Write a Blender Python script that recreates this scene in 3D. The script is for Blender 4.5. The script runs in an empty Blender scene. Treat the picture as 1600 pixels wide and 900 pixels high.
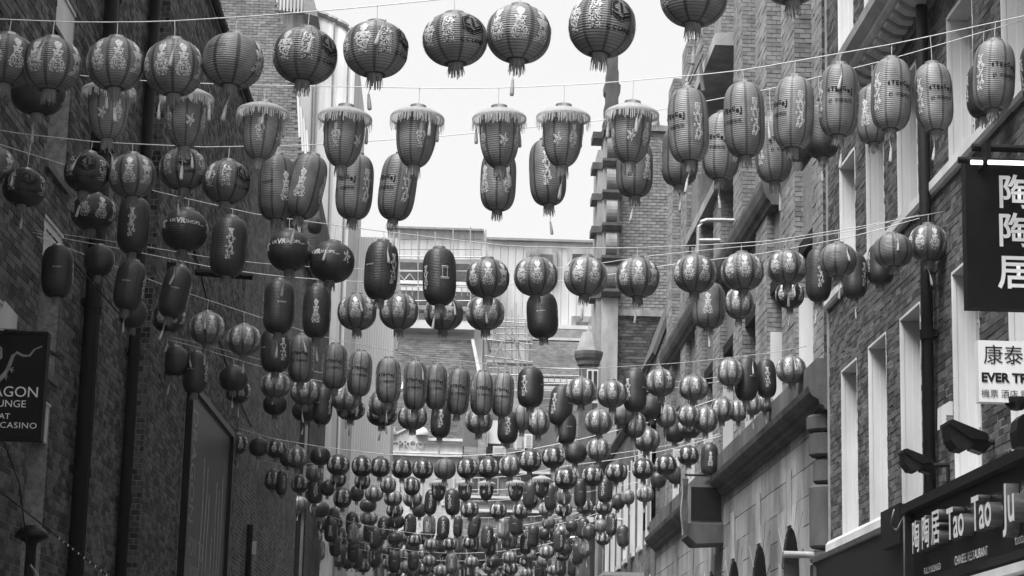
import bpy, bmesh, math, random
import numpy as np
from mathutils import Vector, Matrix
random.seed(11)
R = math.radians
SC = bpy.context.scene
COL = SC.collection

# ------------------------------------------------------------------ camera
FPX = 3300.0                      # focal length in pixels of the 1600 px wide photograph
CAM = Vector((0, 0, 1.7))
_dY = Vector((680 - 800, 1145 - 450, FPX)).normalized()       # street direction in (right, down, forward)
_up = Vector((math.sin(R(1.75)), -math.cos(R(1.75)), 0))
_dZ = (_up - _dY * _up.dot(_dY)).normalized()
_dX = Vector((_dY.y * _dZ.z - _dY.z * _dZ.y, _dY.z * _dZ.x - _dY.x * _dZ.z, _dY.x * _dZ.y - _dY.y * _dZ.x))
if _dX.x < 0: _dX = -_dX
def ray(px, py):
    d = Vector((px - 800, py - 450, FPX))
    return Vector((d.dot(_dX), d.dot(_dY), d.dot(_dZ)))
def at(px, py, Y):                # the point of the vertical plane y = Y seen at a pixel of the photograph
    r = ray(px, py); return CAM + r * (Y / r.y)
def proj(p):
    v = Vector(p) - CAM
    c = _dX * v.x + _dY * v.y + _dZ * v.z
    return (800 + FPX * c.x / c.z, 450 + FPX * c.y / c.z, c.z) if c.z > 0.1 else (-9e3, -9e3, -1)
cam = bpy.data.cameras.new("camera"); cam.sensor_width = 36; cam.lens = FPX / 1600 * 36
cam.clip_start = 0.1; cam.clip_end = 3000
camo = bpy.data.objects.new("camera", cam); COL.objects.link(camo)
camo.matrix_world = Matrix(((_dX.x, -_dX.y, -_dX.z, CAM.x), (_dY.x, -_dY.y, -_dY.z, CAM.y), (_dZ.x, -_dZ.y, -_dZ.z, CAM.z), (0, 0, 0, 1)))
SC.camera = camo
SC.render.resolution_x = 1024; SC.render.resolution_y = 576

# ------------------------------------------------------------------ overcast sky and soft sun
W = bpy.data.worlds.new("World"); SC.world = W; W.use_nodes = True
nt = W.node_tree; nt.nodes.clear()
sky = nt.nodes.new('ShaderNodeTexSky'); sky.sky_type = 'NISHITA'; sky.sun_disc = False
sky.sun_elevation = R(58); sky.sun_rotation = R(200); sky.dust_density = 4; sky.air_density = 1.5
bw = nt.nodes.new('ShaderNodeRGBToBW'); nt.links.new(sky.outputs[0], bw.inputs[0])
mul = nt.nodes.new('ShaderNodeMath'); mul.operation = 'MULTIPLY'; mul.inputs[1].default_value = 0.10
nt.links.new(bw.outputs[0], mul.inputs[0])
mixc = nt.nodes.new('ShaderNodeMath'); mixc.operation = 'MULTIPLY_ADD'      # cloud layer over the clear sky
nt.links.new(mul.outputs[0], mixc.inputs[0]); mixc.inputs[1].default_value = 0.12; mixc.inputs[2].default_value = 0.50
bg = nt.nodes.new('ShaderNodeBackground'); bg.inputs[1].default_value = 1.0
nt.links.new(mixc.outputs[0], bg.inputs[0])
ow = nt.nodes.new('ShaderNodeOutputWorld'); nt.links.new(bg.outputs[0], ow.inputs[0])
sun = bpy.data.lights.new("sun", 'SUN'); sun.energy = 5.0; sun.angle = R(36); sun.color = (1, 1, 1)
suno = bpy.data.objects.new("sun", sun); COL.objects.link(suno)
suno.rotation_euler = Vector((-0.38, -0.40, 1.0)).to_track_quat('Z', 'Y').to_euler()
suno.location = (0, 0, 40)
SC.view_settings.view_transform = 'Standard'; SC.view_settings.look = 'None'
SC.view_settings.exposure = 0.80; SC.view_settings.gamma = 1.0
SC.cycles.max_bounces = 5; SC.cycles.diffuse_bounces = 3; SC.cycles.transmission_bounces = 4; SC.cycles.transparent_max_bounces = 6

# ------------------------------------------------------------------ materials (all neutral greys: a black-and-white view)
def mat(name, lo, hi=None, rough=0.8, scale=6.0, detail=5, stretch=(1, 1, 1), bump=0.0, bscale=40.0, metal=0.0,
        island=0.0, spec=0.3, emit=0.0, transl=0.0, stain=0.0, coord='Object'):
    m = bpy.data.materials.new(name); m.use_nodes = True
    t = m.node_tree; t.nodes.clear(); N = t.nodes.new; L = t.links.new
    hi = lo if hi is None else hi
    out = N('ShaderNodeOutputMaterial'); b = N('ShaderNodeBsdfPrincipled')
    b.inputs['Roughness'].default_value = rough; b.inputs['Metallic'].default_value = metal
    b.inputs['Specular IOR Level'].default_value = spec
    tc = N('ShaderNodeTexCoord'); mp = N('ShaderNodeMapping'); mp.inputs['Scale'].default_value = stretch
    L(tc.outputs[coord], mp.inputs[0])
    no = N('ShaderNodeTexNoise'); no.inputs['Scale'].default_value = scale; no.inputs['Detail'].default_value = detail
    no.inputs['Roughness'].default_value = 0.65
    L(mp.outputs[0], no.inputs['Vector'])
    fac = no.outputs['Fac']
    if island:
        g = N('ShaderNodeNewGeometry'); oi = N('ShaderNodeObjectInfo')
        a = N('ShaderNodeMath'); a.operation = 'ADD'; L(g.outputs['Random Per Island'], a.inputs[0]); L(oi.outputs['Random'], a.inputs[1])
        f = N('ShaderNodeMath'); f.operation = 'FRACT'; L(a.outputs[0], f.inputs[0])
        s = N('ShaderNodeMath'); s.operation = 'MULTIPLY_ADD'; L(f.outputs[0], s.inputs[0]); s.inputs[1].default_value = island
        k = N('ShaderNodeMath'); k.operation = 'MULTIPLY_ADD'; L(no.outputs['Fac'], k.inputs[0]); k.inputs[1].default_value = 1.0; k.inputs[2].default_value = -island / 2
        L(k.outputs[0], s.inputs[2]); fac = s.outputs[0]
    ra = N('ShaderNodeMapRange'); ra.inputs[1].default_value = 0.28; ra.inputs[2].default_value = 0.72
    ra.inputs[3].default_value = lo; ra.inputs[4].default_value = hi
    L(fac, ra.inputs[0]); colr = ra.outputs[0]
    if stain:
        n2 = N('ShaderNodeTexNoise'); n2.inputs['Scale'].default_value = 0.9; n2.inputs['Detail'].default_value = 6
        m2 = N('ShaderNodeMapping'); m2.inputs['Scale'].default_value = (1.4, 1.4, 0.35); L(tc.outputs[coord], m2.inputs[0]); L(m2.outputs[0], n2.inputs['Vector'])
        r2 = N('ShaderNodeMapRange'); r2.inputs[1].default_value = 0.35; r2.inputs[2].default_value = 0.68
        r2.inputs[3].default_value = 1 - stain; r2.inputs[4].default_value = 1.0; L(n2.outputs['Fac'], r2.inputs[0])
        mu = N('ShaderNodeMath'); mu.operation = 'MULTIPLY'; L(colr, mu.inputs[0]); L(r2.outputs[0], mu.inputs[1]); colr = mu.outputs[0]
    L(colr, b.inputs['Base Color'])
    if emit:
        b.inputs['Emission Color'].default_value = (1, 1, 1, 1); b.inputs['Emission Strength'].default_value = emit
    if bump:
        nb = N('ShaderNodeTexNoise'); nb.inputs['Scale'].default_value = bscale; nb.inputs['Detail'].default_value = 3; L(mp.outputs[0], nb.inputs['Vector'])
        bp = N('ShaderNodeBump'); bp.inputs['Strength'].default_value = bump; bp.inputs['Distance'].default_value = 0.01
        L(nb.outputs['Fac'], bp.inputs['Height']); L(bp.outputs[0], b.inputs['Normal'])
    if transl:
        tr = N('ShaderNodeBsdfTranslucent'); L(colr, tr.inputs['Color'])
        mx = N('ShaderNodeMixShader'); mx.inputs[0].default_value = transl
        L(b.outputs[0], mx.inputs[1]); L(tr.outputs[0], mx.inputs[2]); L(mx.outputs[0], out.inputs[0])
    else:
        L(b.outputs[0], out.inputs[0])
    return m

def fabric(name, v, transl=0.35, seam=0.45):
    """lantern cloth: gores with dark seam ribbons every 45 degrees, slight mottling"""
    m = bpy.data.materials.new(name); m.use_nodes = True
    t = m.node_tree; t.nodes.clear(); N = t.nodes.new; L = t.links.new
    tc = N('ShaderNodeTexCoord'); sp = N('ShaderNodeSeparateXYZ'); L(tc.outputs['Object'], sp.inputs[0])
    an = N('ShaderNodeMath'); an.operation = 'ARCTAN2'; L(sp.outputs['Y'], an.inputs[0]); L(sp.outputs['X'], an.inputs[1])
    dv = N('ShaderNodeMath'); dv.operation = 'MULTIPLY'; dv.inputs[1].default_value = 8 / (2 * math.pi); L(an.outputs[0], dv.inputs[0])
    a8 = N('ShaderNodeMath'); a8.operation = 'ADD'; a8.inputs[1].default_value = 16.5; L(dv.outputs[0], a8.inputs[0])
    fr = N('ShaderNodeMath'); fr.operation = 'FRACT'; L(a8.outputs[0], fr.inputs[0])
    sb = N('ShaderNodeMath'); sb.operation = 'SUBTRACT'; sb.inputs[1].default_value = 0.5; L(fr.outputs[0], sb.inputs[0])
    ab = N('ShaderNodeMath'); ab.operation = 'ABSOLUTE'; L(sb.outputs[0], ab.inputs[0])
    mr = N('ShaderNodeMapRange'); mr.inputs[1].default_value = 0.07; mr.inputs[2].default_value = 0.10
    mr.inputs[3].default_value = seam; mr.inputs[4].default_value = 1.0; L(ab.outputs[0], mr.inputs[0])
    oi = N('ShaderNodeObjectInfo')
    no = N('ShaderNodeTexNoise'); no.noise_dimensions = '4D'; no.inputs['Scale'].default_value = 7; no.inputs['Detail'].default_value = 6; L(tc.outputs['Object'], no.inputs['Vector'])
    wv = N('ShaderNodeMath'); wv.operation = 'MULTIPLY'; wv.inputs[1].default_value = 37; L(oi.outputs['Random'], wv.inputs[0]); L(wv.outputs[0], no.inputs['W'])
    r2 = N('ShaderNodeMapRange'); r2.inputs[1].default_value = 0.3; r2.inputs[2].default_value = 0.7; r2.inputs[3].default_value = v * 0.6; r2.inputs[4].default_value = v * 1.3
    L(no.outputs['Fac'], r2.inputs[0])
    ro = N('ShaderNodeMapRange'); ro.inputs[3].default_value = 0.78; ro.inputs[4].default_value = 1.2; L(oi.outputs['Random'], ro.inputs[0])
    m1 = N('ShaderNodeMath'); m1.operation = 'MULTIPLY'; L(mr.outputs[0], m1.inputs[0]); L(r2.outputs[0], m1.inputs[1])
    m2 = N('ShaderNodeMath'); m2.operation = 'MULTIPLY'; L(m1.outputs[0], m2.inputs[0]); L(ro.outputs[0], m2.inputs[1])
    b = N('ShaderNodeBsdfPrincipled'); b.inputs['Roughness'].default_value = 0.42; b.inputs['Specular IOR Level'].default_value = 0.45
    L(m2.outputs[0], b.inputs['Base Color'])
    tr = N('ShaderNodeBsdfTranslucent'); L(m2.outputs[0], tr.inputs['Color'])
    mx = N('ShaderNodeMixShader'); mx.inputs[0].default_value = transl
    L(b.outputs[0], mx.inputs[1]); L(tr.outputs[0], mx.inputs[2])
    out = N('ShaderNodeOutputMaterial'); L(mx.outputs[0], out.inputs[0])
    return m

def brick_tex(name, lo, hi, mortar, scale=1.0, uaxis='Y'):
    m = bpy.data.materials.new(name); m.use_nodes = True
    t = m.node_tree; t.nodes.clear(); N = t.nodes.new; L = t.links.new
    tc = N('ShaderNodeTexCoord'); sp = N('ShaderNodeSeparateXYZ'); L(tc.outputs['Object'], sp.inputs[0])
    cb = N('ShaderNodeCombineXYZ'); L(sp.outputs[uaxis], cb.inputs[0]); L(sp.outputs['Z'], cb.inputs[1])
    br = N('ShaderNodeTexBrick'); L(cb.outputs[0], br.inputs['Vector'])
    br.inputs['Scale'].default_value = scale; br.inputs['Brick Width'].default_value = 0.225; br.inputs['Row Height'].default_value = 0.075
    br.inputs['Mortar Size'].default_value = 0.006
    br.inputs['Color1'].default_value = (lo, lo, lo, 1); br.inputs['Color2'].default_value = (hi, hi, hi, 1); br.inputs['Mortar'].default_value = (mortar, mortar, mortar, 1)
    no = N('ShaderNodeTexNoise'); no.inputs['Scale'].default_value = 1.3; no.inputs['Detail'].default_value = 8; L(tc.outputs['Object'], no.inputs['Vector'])
    mr = N('ShaderNodeMapRange'); mr.inputs[1].default_value = 0.3; mr.inputs[2].default_value = 0.7; mr.inputs[3].default_value = 0.6; mr.inputs[4].default_value = 1.25; L(no.outputs['Fac'], mr.inputs[0])
    vm = N('ShaderNodeVectorMath'); vm.operation = 'SCALE'; L(br.outputs['Color'], vm.inputs[0]); L(mr.outputs[0], vm.inputs['Scale'])
    b = N('ShaderNodeBsdfPrincipled'); b.inputs['Roughness'].default_value = 0.9; b.inputs['Specular IOR Level'].default_value = 0.2; L(vm.outputs[0], b.inputs['Base Color'])
    bp = N('ShaderNodeBump'); bp.inputs['Strength'].default_value = 0.5; bp.inputs['Distance'].default_value = 0.01; bp.invert = True; L(br.outputs['Fac'], bp.inputs['Height']); L(bp.outputs[0], b.inputs['Normal'])
    out = N('ShaderNodeOutputMaterial'); L(b.outputs[0], out.inputs[0])
    return m

M = {}
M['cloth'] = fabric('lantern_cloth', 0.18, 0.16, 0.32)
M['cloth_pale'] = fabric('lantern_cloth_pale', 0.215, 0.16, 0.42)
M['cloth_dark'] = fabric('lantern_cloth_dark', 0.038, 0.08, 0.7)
M['rib'] = mat('rib_wire', 0.05, 0.10, 0.6, transl=0.15)
M['rib_dark'] = mat('rib_wire_dark', 0.015, 0.028, 0.6, transl=0.1)
M['print'] = mat('pale_print', 0.36, 0.85, 0.35, scale=38, transl=0.25, spec=0.5)
M['ink'] = mat('dark_ink', 0.006, 0.012, 0.7, spec=0.1)
M['brass'] = mat('cap_metal', 0.28, 0.55, 0.32, scale=30, metal=0.7, spec=0.6)
M['cap_dark'] = mat('cap_inside', 0.03, 0.05, 0.7)
M['thread'] = mat('fringe_thread', 0.13, 0.34, 0.7, scale=60, stretch=(1, 1, 0.15), transl=0.35)
M['thread_pale'] = mat('tassel_thread', 0.35, 0.62, 0.7, scale=50, transl=0.25)
M['skirt'] = mat('skirt_cloth', 0.42, 0.60, 0.6, scale=25, transl=0.5)
M['cable'] = mat('steel_cable', 0.42, 0.6, 0.5, scale=30, metal=0.2)
M['brick_l'] = mat('dark_brick', 0.026, 0.15, 0.85, scale=9, island=0.55, bump=0.6, bscale=70, stain=0.35)
M['mortar_l'] = mat('dark_mortar', 0.14, 0.38, 0.95, scale=14, bump=0.4)
M['brick_lt'] = brick_tex('dark_brickwork', 0.035, 0.135, 0.24)
M['brick_r'] = mat('warm_brick', 0.035, 0.125, 0.85, scale=9, island=0.5, bump=0.5, bscale=70, stain=0.3)
M['mortar_r'] = mat('pale_mortar', 0.18, 0.34, 0.95, scale=14, bump=0.3)
M['brick_b'] = mat('grey_brick', 0.13, 0.27, 0.85, scale=5, island=0.3, stain=0.25)
M['mortar_b'] = mat('grey_mortar', 0.10, 0.17, 0.95, scale=8)
M['brick_rt'] = brick_tex('mid_brickwork', 0.07, 0.14, 0.17)
M['brick_ft'] = brick_tex('front_brickwork', 0.14, 0.25, 0.30, 1.0, 'X')
M['brick_fd'] = brick_tex('front_brickwork_dark', 0.03, 0.075, 0.10, 1.0, 'X')
M['stone'] = mat('portland_stone', 0.22, 0.42, 0.85, scale=3.5, detail=8, stretch=(1, 1, 0.5), island=0.35, bump=0.35, bscale=30, stain=0.45)
M['stone_d'] = mat('sooty_stone', 0.06, 0.15, 0.85, scale=3.0, detail=8, stretch=(1, 1, 0.4), bump=0.3, bscale=25, stain=0.4)
M['brick_p'] = mat('pale_pier_brick', 0.16, 0.33, 0.85, scale=9, island=0.28, bump=0.5, bscale=60, stain=0.35)
M['stone_p'] = mat('pier_stone', 0.12, 0.26, 0.85, scale=12, detail=6, stretch=(1, 1, 0.6), bump=0.8, bscale=22, stain=0.3)
M['white'] = mat('white_paint', 0.52, 0.70, 0.5, scale=2.5, detail=8, stretch=(1, 1, 0.25), stain=0.28)
M['white_d'] = mat('weathered_white_paint', 0.40, 0.62, 0.6, scale=4, detail=8, stretch=(1, 1, 0.25), stain=0.3)
M['sheet'] = mat('white_sheeting', 0.84, 0.92, 0.7, scale=1.2, stretch=(3, 3, 0.15))
M['clad'] = mat('pale_cladding', 0.48, 0.58, 0.6, scale=1.5, stretch=(2, 2, 0.2), island=0.25, stain=0.12)
M['pale_wall'] = mat('pale_render', 0.55, 0.68, 0.8, scale=1.0, stain=0.2)
M['slate'] = mat('roof_slate', 0.05, 0.12, 0.7, scale=2.0, detail=8, island=0.4, stain=0.3)
M['lead'] = mat('lead_sheet', 0.16, 0.28, 0.6, scale=3)
M['black'] = mat('black_paint', 0.004, 0.010, 0.4, scale=5, spec=0.18)
M['black_m'] = mat('matt_black_iron', 0.005, 0.012, 0.65, scale=14, bump=0.2, spec=0.15)
M['glass'] = mat('window_glass', 0.02, 0.04, 0.06, scale=1, spec=0.8)
M['glass_p'] = mat('curtained_glass', 0.25, 0.42, 0.25, scale=2, stretch=(6, 6, 0.2))
M['dark'] = mat('shade_black', 0.008, 0.015, 0.9)  # near-black colour stands in for the unlit depth behind openings
M['steel'] = mat('galvanised_steel', 0.25, 0.4, 0.45, scale=20, metal=0.4)
M['chrome'] = mat('polished_letter_metal', 0.70, 0.85, 0.22, scale=10, metal=0.9)
M['letter_side'] = mat('letter_return', 0.10, 0.3, 0.3, scale=3, stretch=(1, 1, 4), metal=0.8)
M['letter'] = mat('white_lettering', 0.78, 0.85, 0.6)
M['letter_d'] = mat('faded_lettering', 0.22, 0.38, 0.7, scale=15)
M['sign_w'] = mat('pale_sign_board', 0.50, 0.58, 0.5, scale=3)
M['tube'] = mat('fluorescent_tube', 0.8, 0.8, 0.4, emit=1.1)
M['poster'] = mat('dark_poster', 0.012, 0.045, 0.4, scale=1.8, detail=6, stretch=(1, 1, 0.3), spec=0.2)
M['asphalt'] = mat('asphalt', 0.04, 0.06, 0.9, scale=30, bump=0.3)
M['paving'] = mat('paving', 0.18, 0.26, 0.85, scale=8)

# ------------------------------------------------------------------ helpers
def new_obj(name, data, parent=None, m=None):
    o = bpy.data.objects.new(name, data); COL.objects.link(o)
    if parent is not None:
        o.parent = parent
        if parent.type == 'EMPTY' and parent.get('world_kids'):
            o.matrix_parent_inverse = Matrix.Translation(-Vector(parent.location))
    if m is not None and data is not None and not data.materials: data.materials.append(m)
    return o
def tag(o, label=None, cat=None, group=None, kind=None):
    if label: o['label'] = label
    if cat: o['category'] = cat
    if group: o['group'] = group
    if kind: o['kind'] = kind
    return o
def thing(name, loc, label, cat, group=None, local=False):
    o = bpy.data.objects.new(name, None); COL.objects.link(o); o.location = loc; o.empty_display_size = 0.2
    if not local: o['world_kids'] = 1
    return tag(o, label, cat, group)

class Frame:
    def __init__(s, O, U, N): s.O = Vector(O); s.U = Vector(U).normalized(); s.N = Vector(N).normalized()
    def p(s, u, n, z): return s.O + s.U * u + s.N * n + Vector((0, 0, z))
FW = Frame((0, 0, 0), (1, 0, 0), (0, -1, 0))           # world: u = x, n = towards the camera
FR = Frame((5, 0, 0), (0, 1, 0), (-1, 0, 0))           # right-hand street wall
LD = Vector((0.0165, 1, 0)).normalized(); LN = Vector((1, -0.0165, 0)).normalized()
FL = Frame((-4.35, 0, 0), LD, LN)                      # left-hand street wall
def front(Y): return Frame((0, Y, 0), (1, 0, 0), (0, -1, 0))

class MB:
    def __init__(s): s.v = []; s.f = []; s.mi = []; s.smooth = False
    def add(s, vs, fs, mi=0):
        b = len(s.v); s.v += [tuple(v) for v in vs]; s.f += [tuple(i + b for i in f) for f in fs]; s.mi += [mi] * len(fs)
    def box(s, F, u0, u1, n0, n1, z0, z1, mi=0):
        vs = [F.p(u, n, z) for u in (u0, u1) for n in (n0, n1) for z in (z0, z1)]
        s.add(vs, [(0, 1, 3, 2), (4, 6, 7, 5), (0, 4, 5, 1), (2, 3, 7, 6), (0, 2, 6, 4), (1, 5, 7, 3)], mi); return s
    def prism(s, F, poly, n0, n1, mi=0):               # poly in (u, z)
        k = len(poly); vs = [F.p(u, n0, z) for u, z in poly] + [F.p(u, n1, z) for u, z in poly]
        s.add(vs, [tuple(range(k)), tuple(range(2 * k - 1, k - 1, -1))] + [(i, (i + 1) % k, k + (i + 1) % k, k + i) for i in range(k)], mi); return s
    def profile(s, F, poly, u0, u1, mi=0):             # poly in (n, z), swept along u
        k = len(poly); vs = [F.p(u0, n, z) for n, z in poly] + [F.p(u1, n, z) for n, z in poly]
        s.add(vs, [tuple(range(k)), tuple(range(2 * k - 1, k - 1, -1))] + [(i, (i + 1) % k, k + (i + 1) % k, k + i) for i in range(k)], mi); return s
    def tube(s, pts, r, seg=6, mi=0, r2=None):
        pts = [Vector(p) for p in pts]; b = len(s.v); n = len(pts)
        for i, p in enumerate(pts):
            d = (pts[min(i + 1, n - 1)] - pts[max(i - 1, 0)]).normalized()
            a = d.orthogonal().normalized() if abs(d.z) < 0.9 else d.cross(Vector((0, 1, 0))).normalized()
            if abs(d.z) < 0.9: a = d.cross(Vector((0, 0, 1))).normalized()
            c = d.cross(a); rr = r if r2 is None else r + (r2 - r) * i / (n - 1)
            for k in range(seg):
                t = 2 * math.pi * k / seg; s.v.append(tuple(p + a * (rr * math.cos(t)) + c * (rr * math.sin(t))))
        for i in range(n - 1):
            for k in range(seg):
                s.f.append((b + i * seg + k, b + i * seg + (k + 1) % seg, b + (i + 1) * seg + (k + 1) % seg, b + (i + 1) * seg + k)); s.mi.append(mi)
        s.f.append(tuple(b + k for k in range(seg))); s.mi.append(mi)
        s.f.append(tuple(b + (n - 1) * seg + k for k in range(seg - 1, -1, -1))); s.mi.append(mi); return s
    def lathe(s, prof, seg=24, c=(0, 0, 0), mi=None, a0=0, a1=2 * math.pi, closed=True):
        b = len(s.v); m = len(prof); k = seg if closed else seg + 1
        for r, z in prof:
            for j in range(k):
                t = a0 + (a1 - a0) * j / seg; s.v.append((c[0] + r * math.cos(t), c[1] + r * math.sin(t), c[2] + z))
        for i in range(m - 1):
            for j in range(seg):
                j2 = (j + 1) % k
                s.f.append((b + i * k + j, b + i * k + j2, b + (i + 1) * k + j2, b + (i + 1) * k + j)); s.mi.append(0 if mi is None else mi[i])
        return s
    def mesh(s, name, mats, smooth=False, fix=True):
        me = bpy.data.meshes.new(name); me.from_pydata(s.v, [], s.f)
        for m in mats: me.materials.append(m)
        if any(s.mi): me.polygons.foreach_set('material_index', s.mi)
        if fix:
            bm = bmesh.new(); bm.from_mesh(me); bmesh.ops.recalc_face_normals(bm, faces=bm.faces); bm.to_mesh(me); bm.free()
        if smooth: me.polygons.foreach_set('use_smooth', [True] * len(me.polygons))
        me.update(); return me
    def build(s, name, m, parent=None, smooth=False, fix=True):
        ms = m if isinstance(m, (list, tuple)) else [m]
        return new_obj(name, s.mesh(name, ms, smooth, fix), parent)

def wall_cells(F, u0, u1, z0, z1, holes, n0, n1):
    mb = MB(); us = sorted({u0, u1} | {max(u0, min(u1, v)) for h in holes for v in h[:2]}); zs = sorted({z0, z1} | {max(z0, min(z1, v)) for h in holes for v in h[2:]})
    for i in range(len(us) - 1):
        for j in range(len(zs) - 1):
            a, b, c, d = us[i], us[i + 1], zs[j], zs[j + 1]
            if b - a < 1e-4 or d - c < 1e-4: continue
            uc, zc = (a + b) / 2, (c + d) / 2
            if any(h[0] < uc < h[1] and h[2] < zc < h[3] for h in holes): continue
            mb.box(F, a, b, n0, n1, c, d)
    return mb

_unit = None
def unit_brick():
    global _unit
    if _unit is None:
        mb = MB(); mb.box(Frame((0, 0, 0), (1, 0, 0), (0, 1, 0)), -.5, .5, -.5, .5, -.5, .5); _unit = mb.mesh('brick', [M['brick_l']])
    return _unit
_ub = {}
def brick_wall(parent, F, u0, u1, z0, z1, holes, m, n=0.0, keep=None, most=300, BL=0.225, BH=0.075, proud=0.008, name='brick', joint=0.010, seed=3):
    rnd = random.Random(seed); rows = []
    k = 0; z = z0
    while z + BH <= z1 + 1e-6:
        zc0, zc1 = z + joint / 2, z + BH - joint / 2
        blk = sorted((h[0], h[1]) for h in holes if h[2] < zc1 and h[3] > zc0)
        segs = []; cur = u0
        for a, b in blk:
            if a > cur: segs.append((cur, min(a, u1)))
            cur = max(cur, b)
        if cur < u1: segs.append((cur, u1))
        for a, b in segs:
            u = math.floor(a / BL) * BL - (BL / 2 if k % 2 else 0)
            while u < b:
                s, e = max(u + joint / 2, a), min(u + BL - joint / 2, b)
                if e - s > 0.03:
                    uc = (s + e) / 2
                    if keep is None or keep(uc, z):
                        rows.append((uc, (zc0 + zc1) / 2, e - s, zc1 - zc0, proud + rnd.uniform(-0.004, 0.005)))
                u += BL
        z += BH; k += 1
    sc = []
    for i, (uc, zc, L, H, pr) in enumerate(rows):
        x, y, d = proj(F.p(uc, n, zc))
        sc.append((0 if (-10 < x < 1610 and -10 < y < 910) else 1, d, i))
    sc.sort(); single = {i for a, d, i in sc[:most] if a == 0}
    key = m.name
    if key not in _ub:
        me = unit_brick().copy(); me.materials.clear(); me.materials.append(m); _ub[key] = me
    me = _ub[key]; ang = math.atan2(F.U.y, F.U.x)
    for i in sorted(single):
        uc, zc, L, H, pr = rows[i]
        o = new_obj(name, me, parent)
        o.location = F.p(uc, n + pr - 0.02, zc); o.rotation_euler = (0, 0, ang); o.scale = (L, 0.04, H)
    rest = [r for i, r in enumerate(rows) if i not in single]
    if rest:
        a = np.array(rest); nb = len(a)
        U = np.array(F.U); N = np.array(F.N); O = np.array(F.O); Z = np.array((0, 0, 1.0))
        V = np.zeros((nb, 8, 3)); q = 0
        for du in (-.5, .5):
            for dn in (0, 1):
                for dz in (-.5, .5):
                    uu = a[:, 0] + du * a[:, 2]; nn = n + (a[:, 4] if dn else -0.005); zz = a[:, 1] + dz * a[:, 3]
                    nn = nn if dn else np.full(nb, n - 0.005)
                    V[:, q] = O + uu[:, None] * U + nn[:, None] * N + zz[:, None] * Z; q += 1
        fc = np.array([(2, 3, 7, 6), (0, 1, 3, 2), (4, 6, 7, 5), (0, 2, 6, 4), (1, 5, 7, 3)])
        Fc = (fc[None] + (np.arange(nb) * 8)[:, None, None]).reshape(-1, 4)
        me2 = bpy.data.meshes.new(name + 'work'); me2.from_pydata(V.reshape(-1, 3).tolist(), [], Fc.tolist()); me2.materials.append(m)
        o = new_obj(name + 'work', me2, parent); o['kind'] = 'stuff'

_txt = {}
def text_mesh(s, size=1.0, extrude=0.0, bold=0.0, align='CENTER', space=1.0):
    key = (s, size, extrude, bold, align, space)
    if key in _txt: return _txt[key]
    cu = bpy.data.curves.new('lettering', 'FONT'); cu.body = s; cu.size = size; cu.extrude = extrude; cu.offset = bold
    cu.align_x = align; cu.align_y = 'CENTER'; cu.resolution_u = 3; cu.space_character = space
    o = bpy.data.objects.new('tmp', cu); COL.objects.link(o); dg = bpy.context.evaluated_depsgraph_get(); dg.update()
    me = bpy.data.meshes.new_from_object(o.evaluated_get(dg)); bpy.data.objects.remove(o); _txt[key] = me
    return me
def put_text(s, F, u, n, z, size, m, parent, extrude=0.0, bold=0.0, align='CENTER', sx=1.0, name='lettering', flip=False, space=1.0):
    me = text_mesh(s, size, extrude, bold, align, space).copy(); me.materials.clear(); me.materials.append(m); me.name = name
    sg = -1 if flip else 1
    for v in me.vertices:
        v.co = F.p(u + sg * v.co.x * sx, n + v.co.z, z + v.co.y)
    if extrude:
        me.materials.append(M['letter_side']); me.update()
        for p in me.polygons: p.material_index = 0 if abs(p.normal.dot(F.N)) > .7 else 1
    return new_obj(name, me, parent)

def pxr(px0, py0, px1, py1, Y):
    a = at((px0 + px1) / 2, py1, Y); b = at((px0 + px1) / 2, py0, Y); l = at(px0, (py0 + py1) / 2, Y); r = at(px1, (py0 + py1) / 2, Y)
    return l.x, r.x, a.z, b.z
def pbox(mb, px0, py0, px1, py1, Y, depth, mi=0):
    x0, x1, z0, z1 = pxr(px0, py0, px1, py1, Y); mb.box(FW, x0, x1, -Y - depth, -Y, z0, z1, mi); return mb

# ------------------------------------------------------------------ ground
MB().box(FW, -900, 900, -900, 900, -0.3, 0.0).build('ground', M['asphalt'])['kind'] = 'structure'
MB().box(FW, -2.6, 3.4, -130, 20, -0.1, 0.004).build('road', M['asphalt'])['kind'] = 'structure'
pv = MB(); pv.box(FW, -4.3, -2.6, -130, 20, -0.1, 0.12); pv.box(FW, 3.4, 5.1, -130, 20, -0.1, 0.12); pv.build('pavement', M['paving'])['kind'] = 'structure'

# ------------------------------------------------------------------ LEFT building (dark brick)
lb = thing('brick_building', (-5.5, 33, 0), 'tall dark brick building along the left side of the street', 'building')
ROOF = 12.75
def lz(u): return ROOF
lh = [(21.3, 22.35, 7.1, 9.35), (21.45, 22.5, 4.9, 6.88), (21.45, 22.45, 2.6, 5.05), (19.3, 20.25, 3.4, 5.62)]
lh = [(21.3, 22.35, 7.4, 9.35), (21.45, 22.5, 5.3, 6.88), (21.45, 22.45, 3.0, 5.02), (18.9, 20.1, 3.4, 5.62)]
S1 = 27.4
wl = wall_cells(FL, 6, S1, 0, ROOF, lh, -0.9, -0.22).build('wall', M['mortar_l'], lb)
brick_wall(wl, FL, 15.5, S1, 2.55, ROOF, lh, M['brick_l'], n=-0.22, most=290)
wf = wall_cells(FL, S1, 51.0, 0, ROOF, [], -0.9, 0.0).build('wall', [M['brick_lt']], lb)
wm = MB().box(FL, S1 - 0.004, 38, -0.3, 0.002, 0.02, ROOF - 0.01).build('mortar_bed', M['mortar_l'], lb)
brick_wall(wm, FL, S1, 38, 2.55, ROOF - 0.05, [(31.0, 36.75, 0, 6.75)], M['brick_l'], n=0.002, most=0, seed=5)
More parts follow.
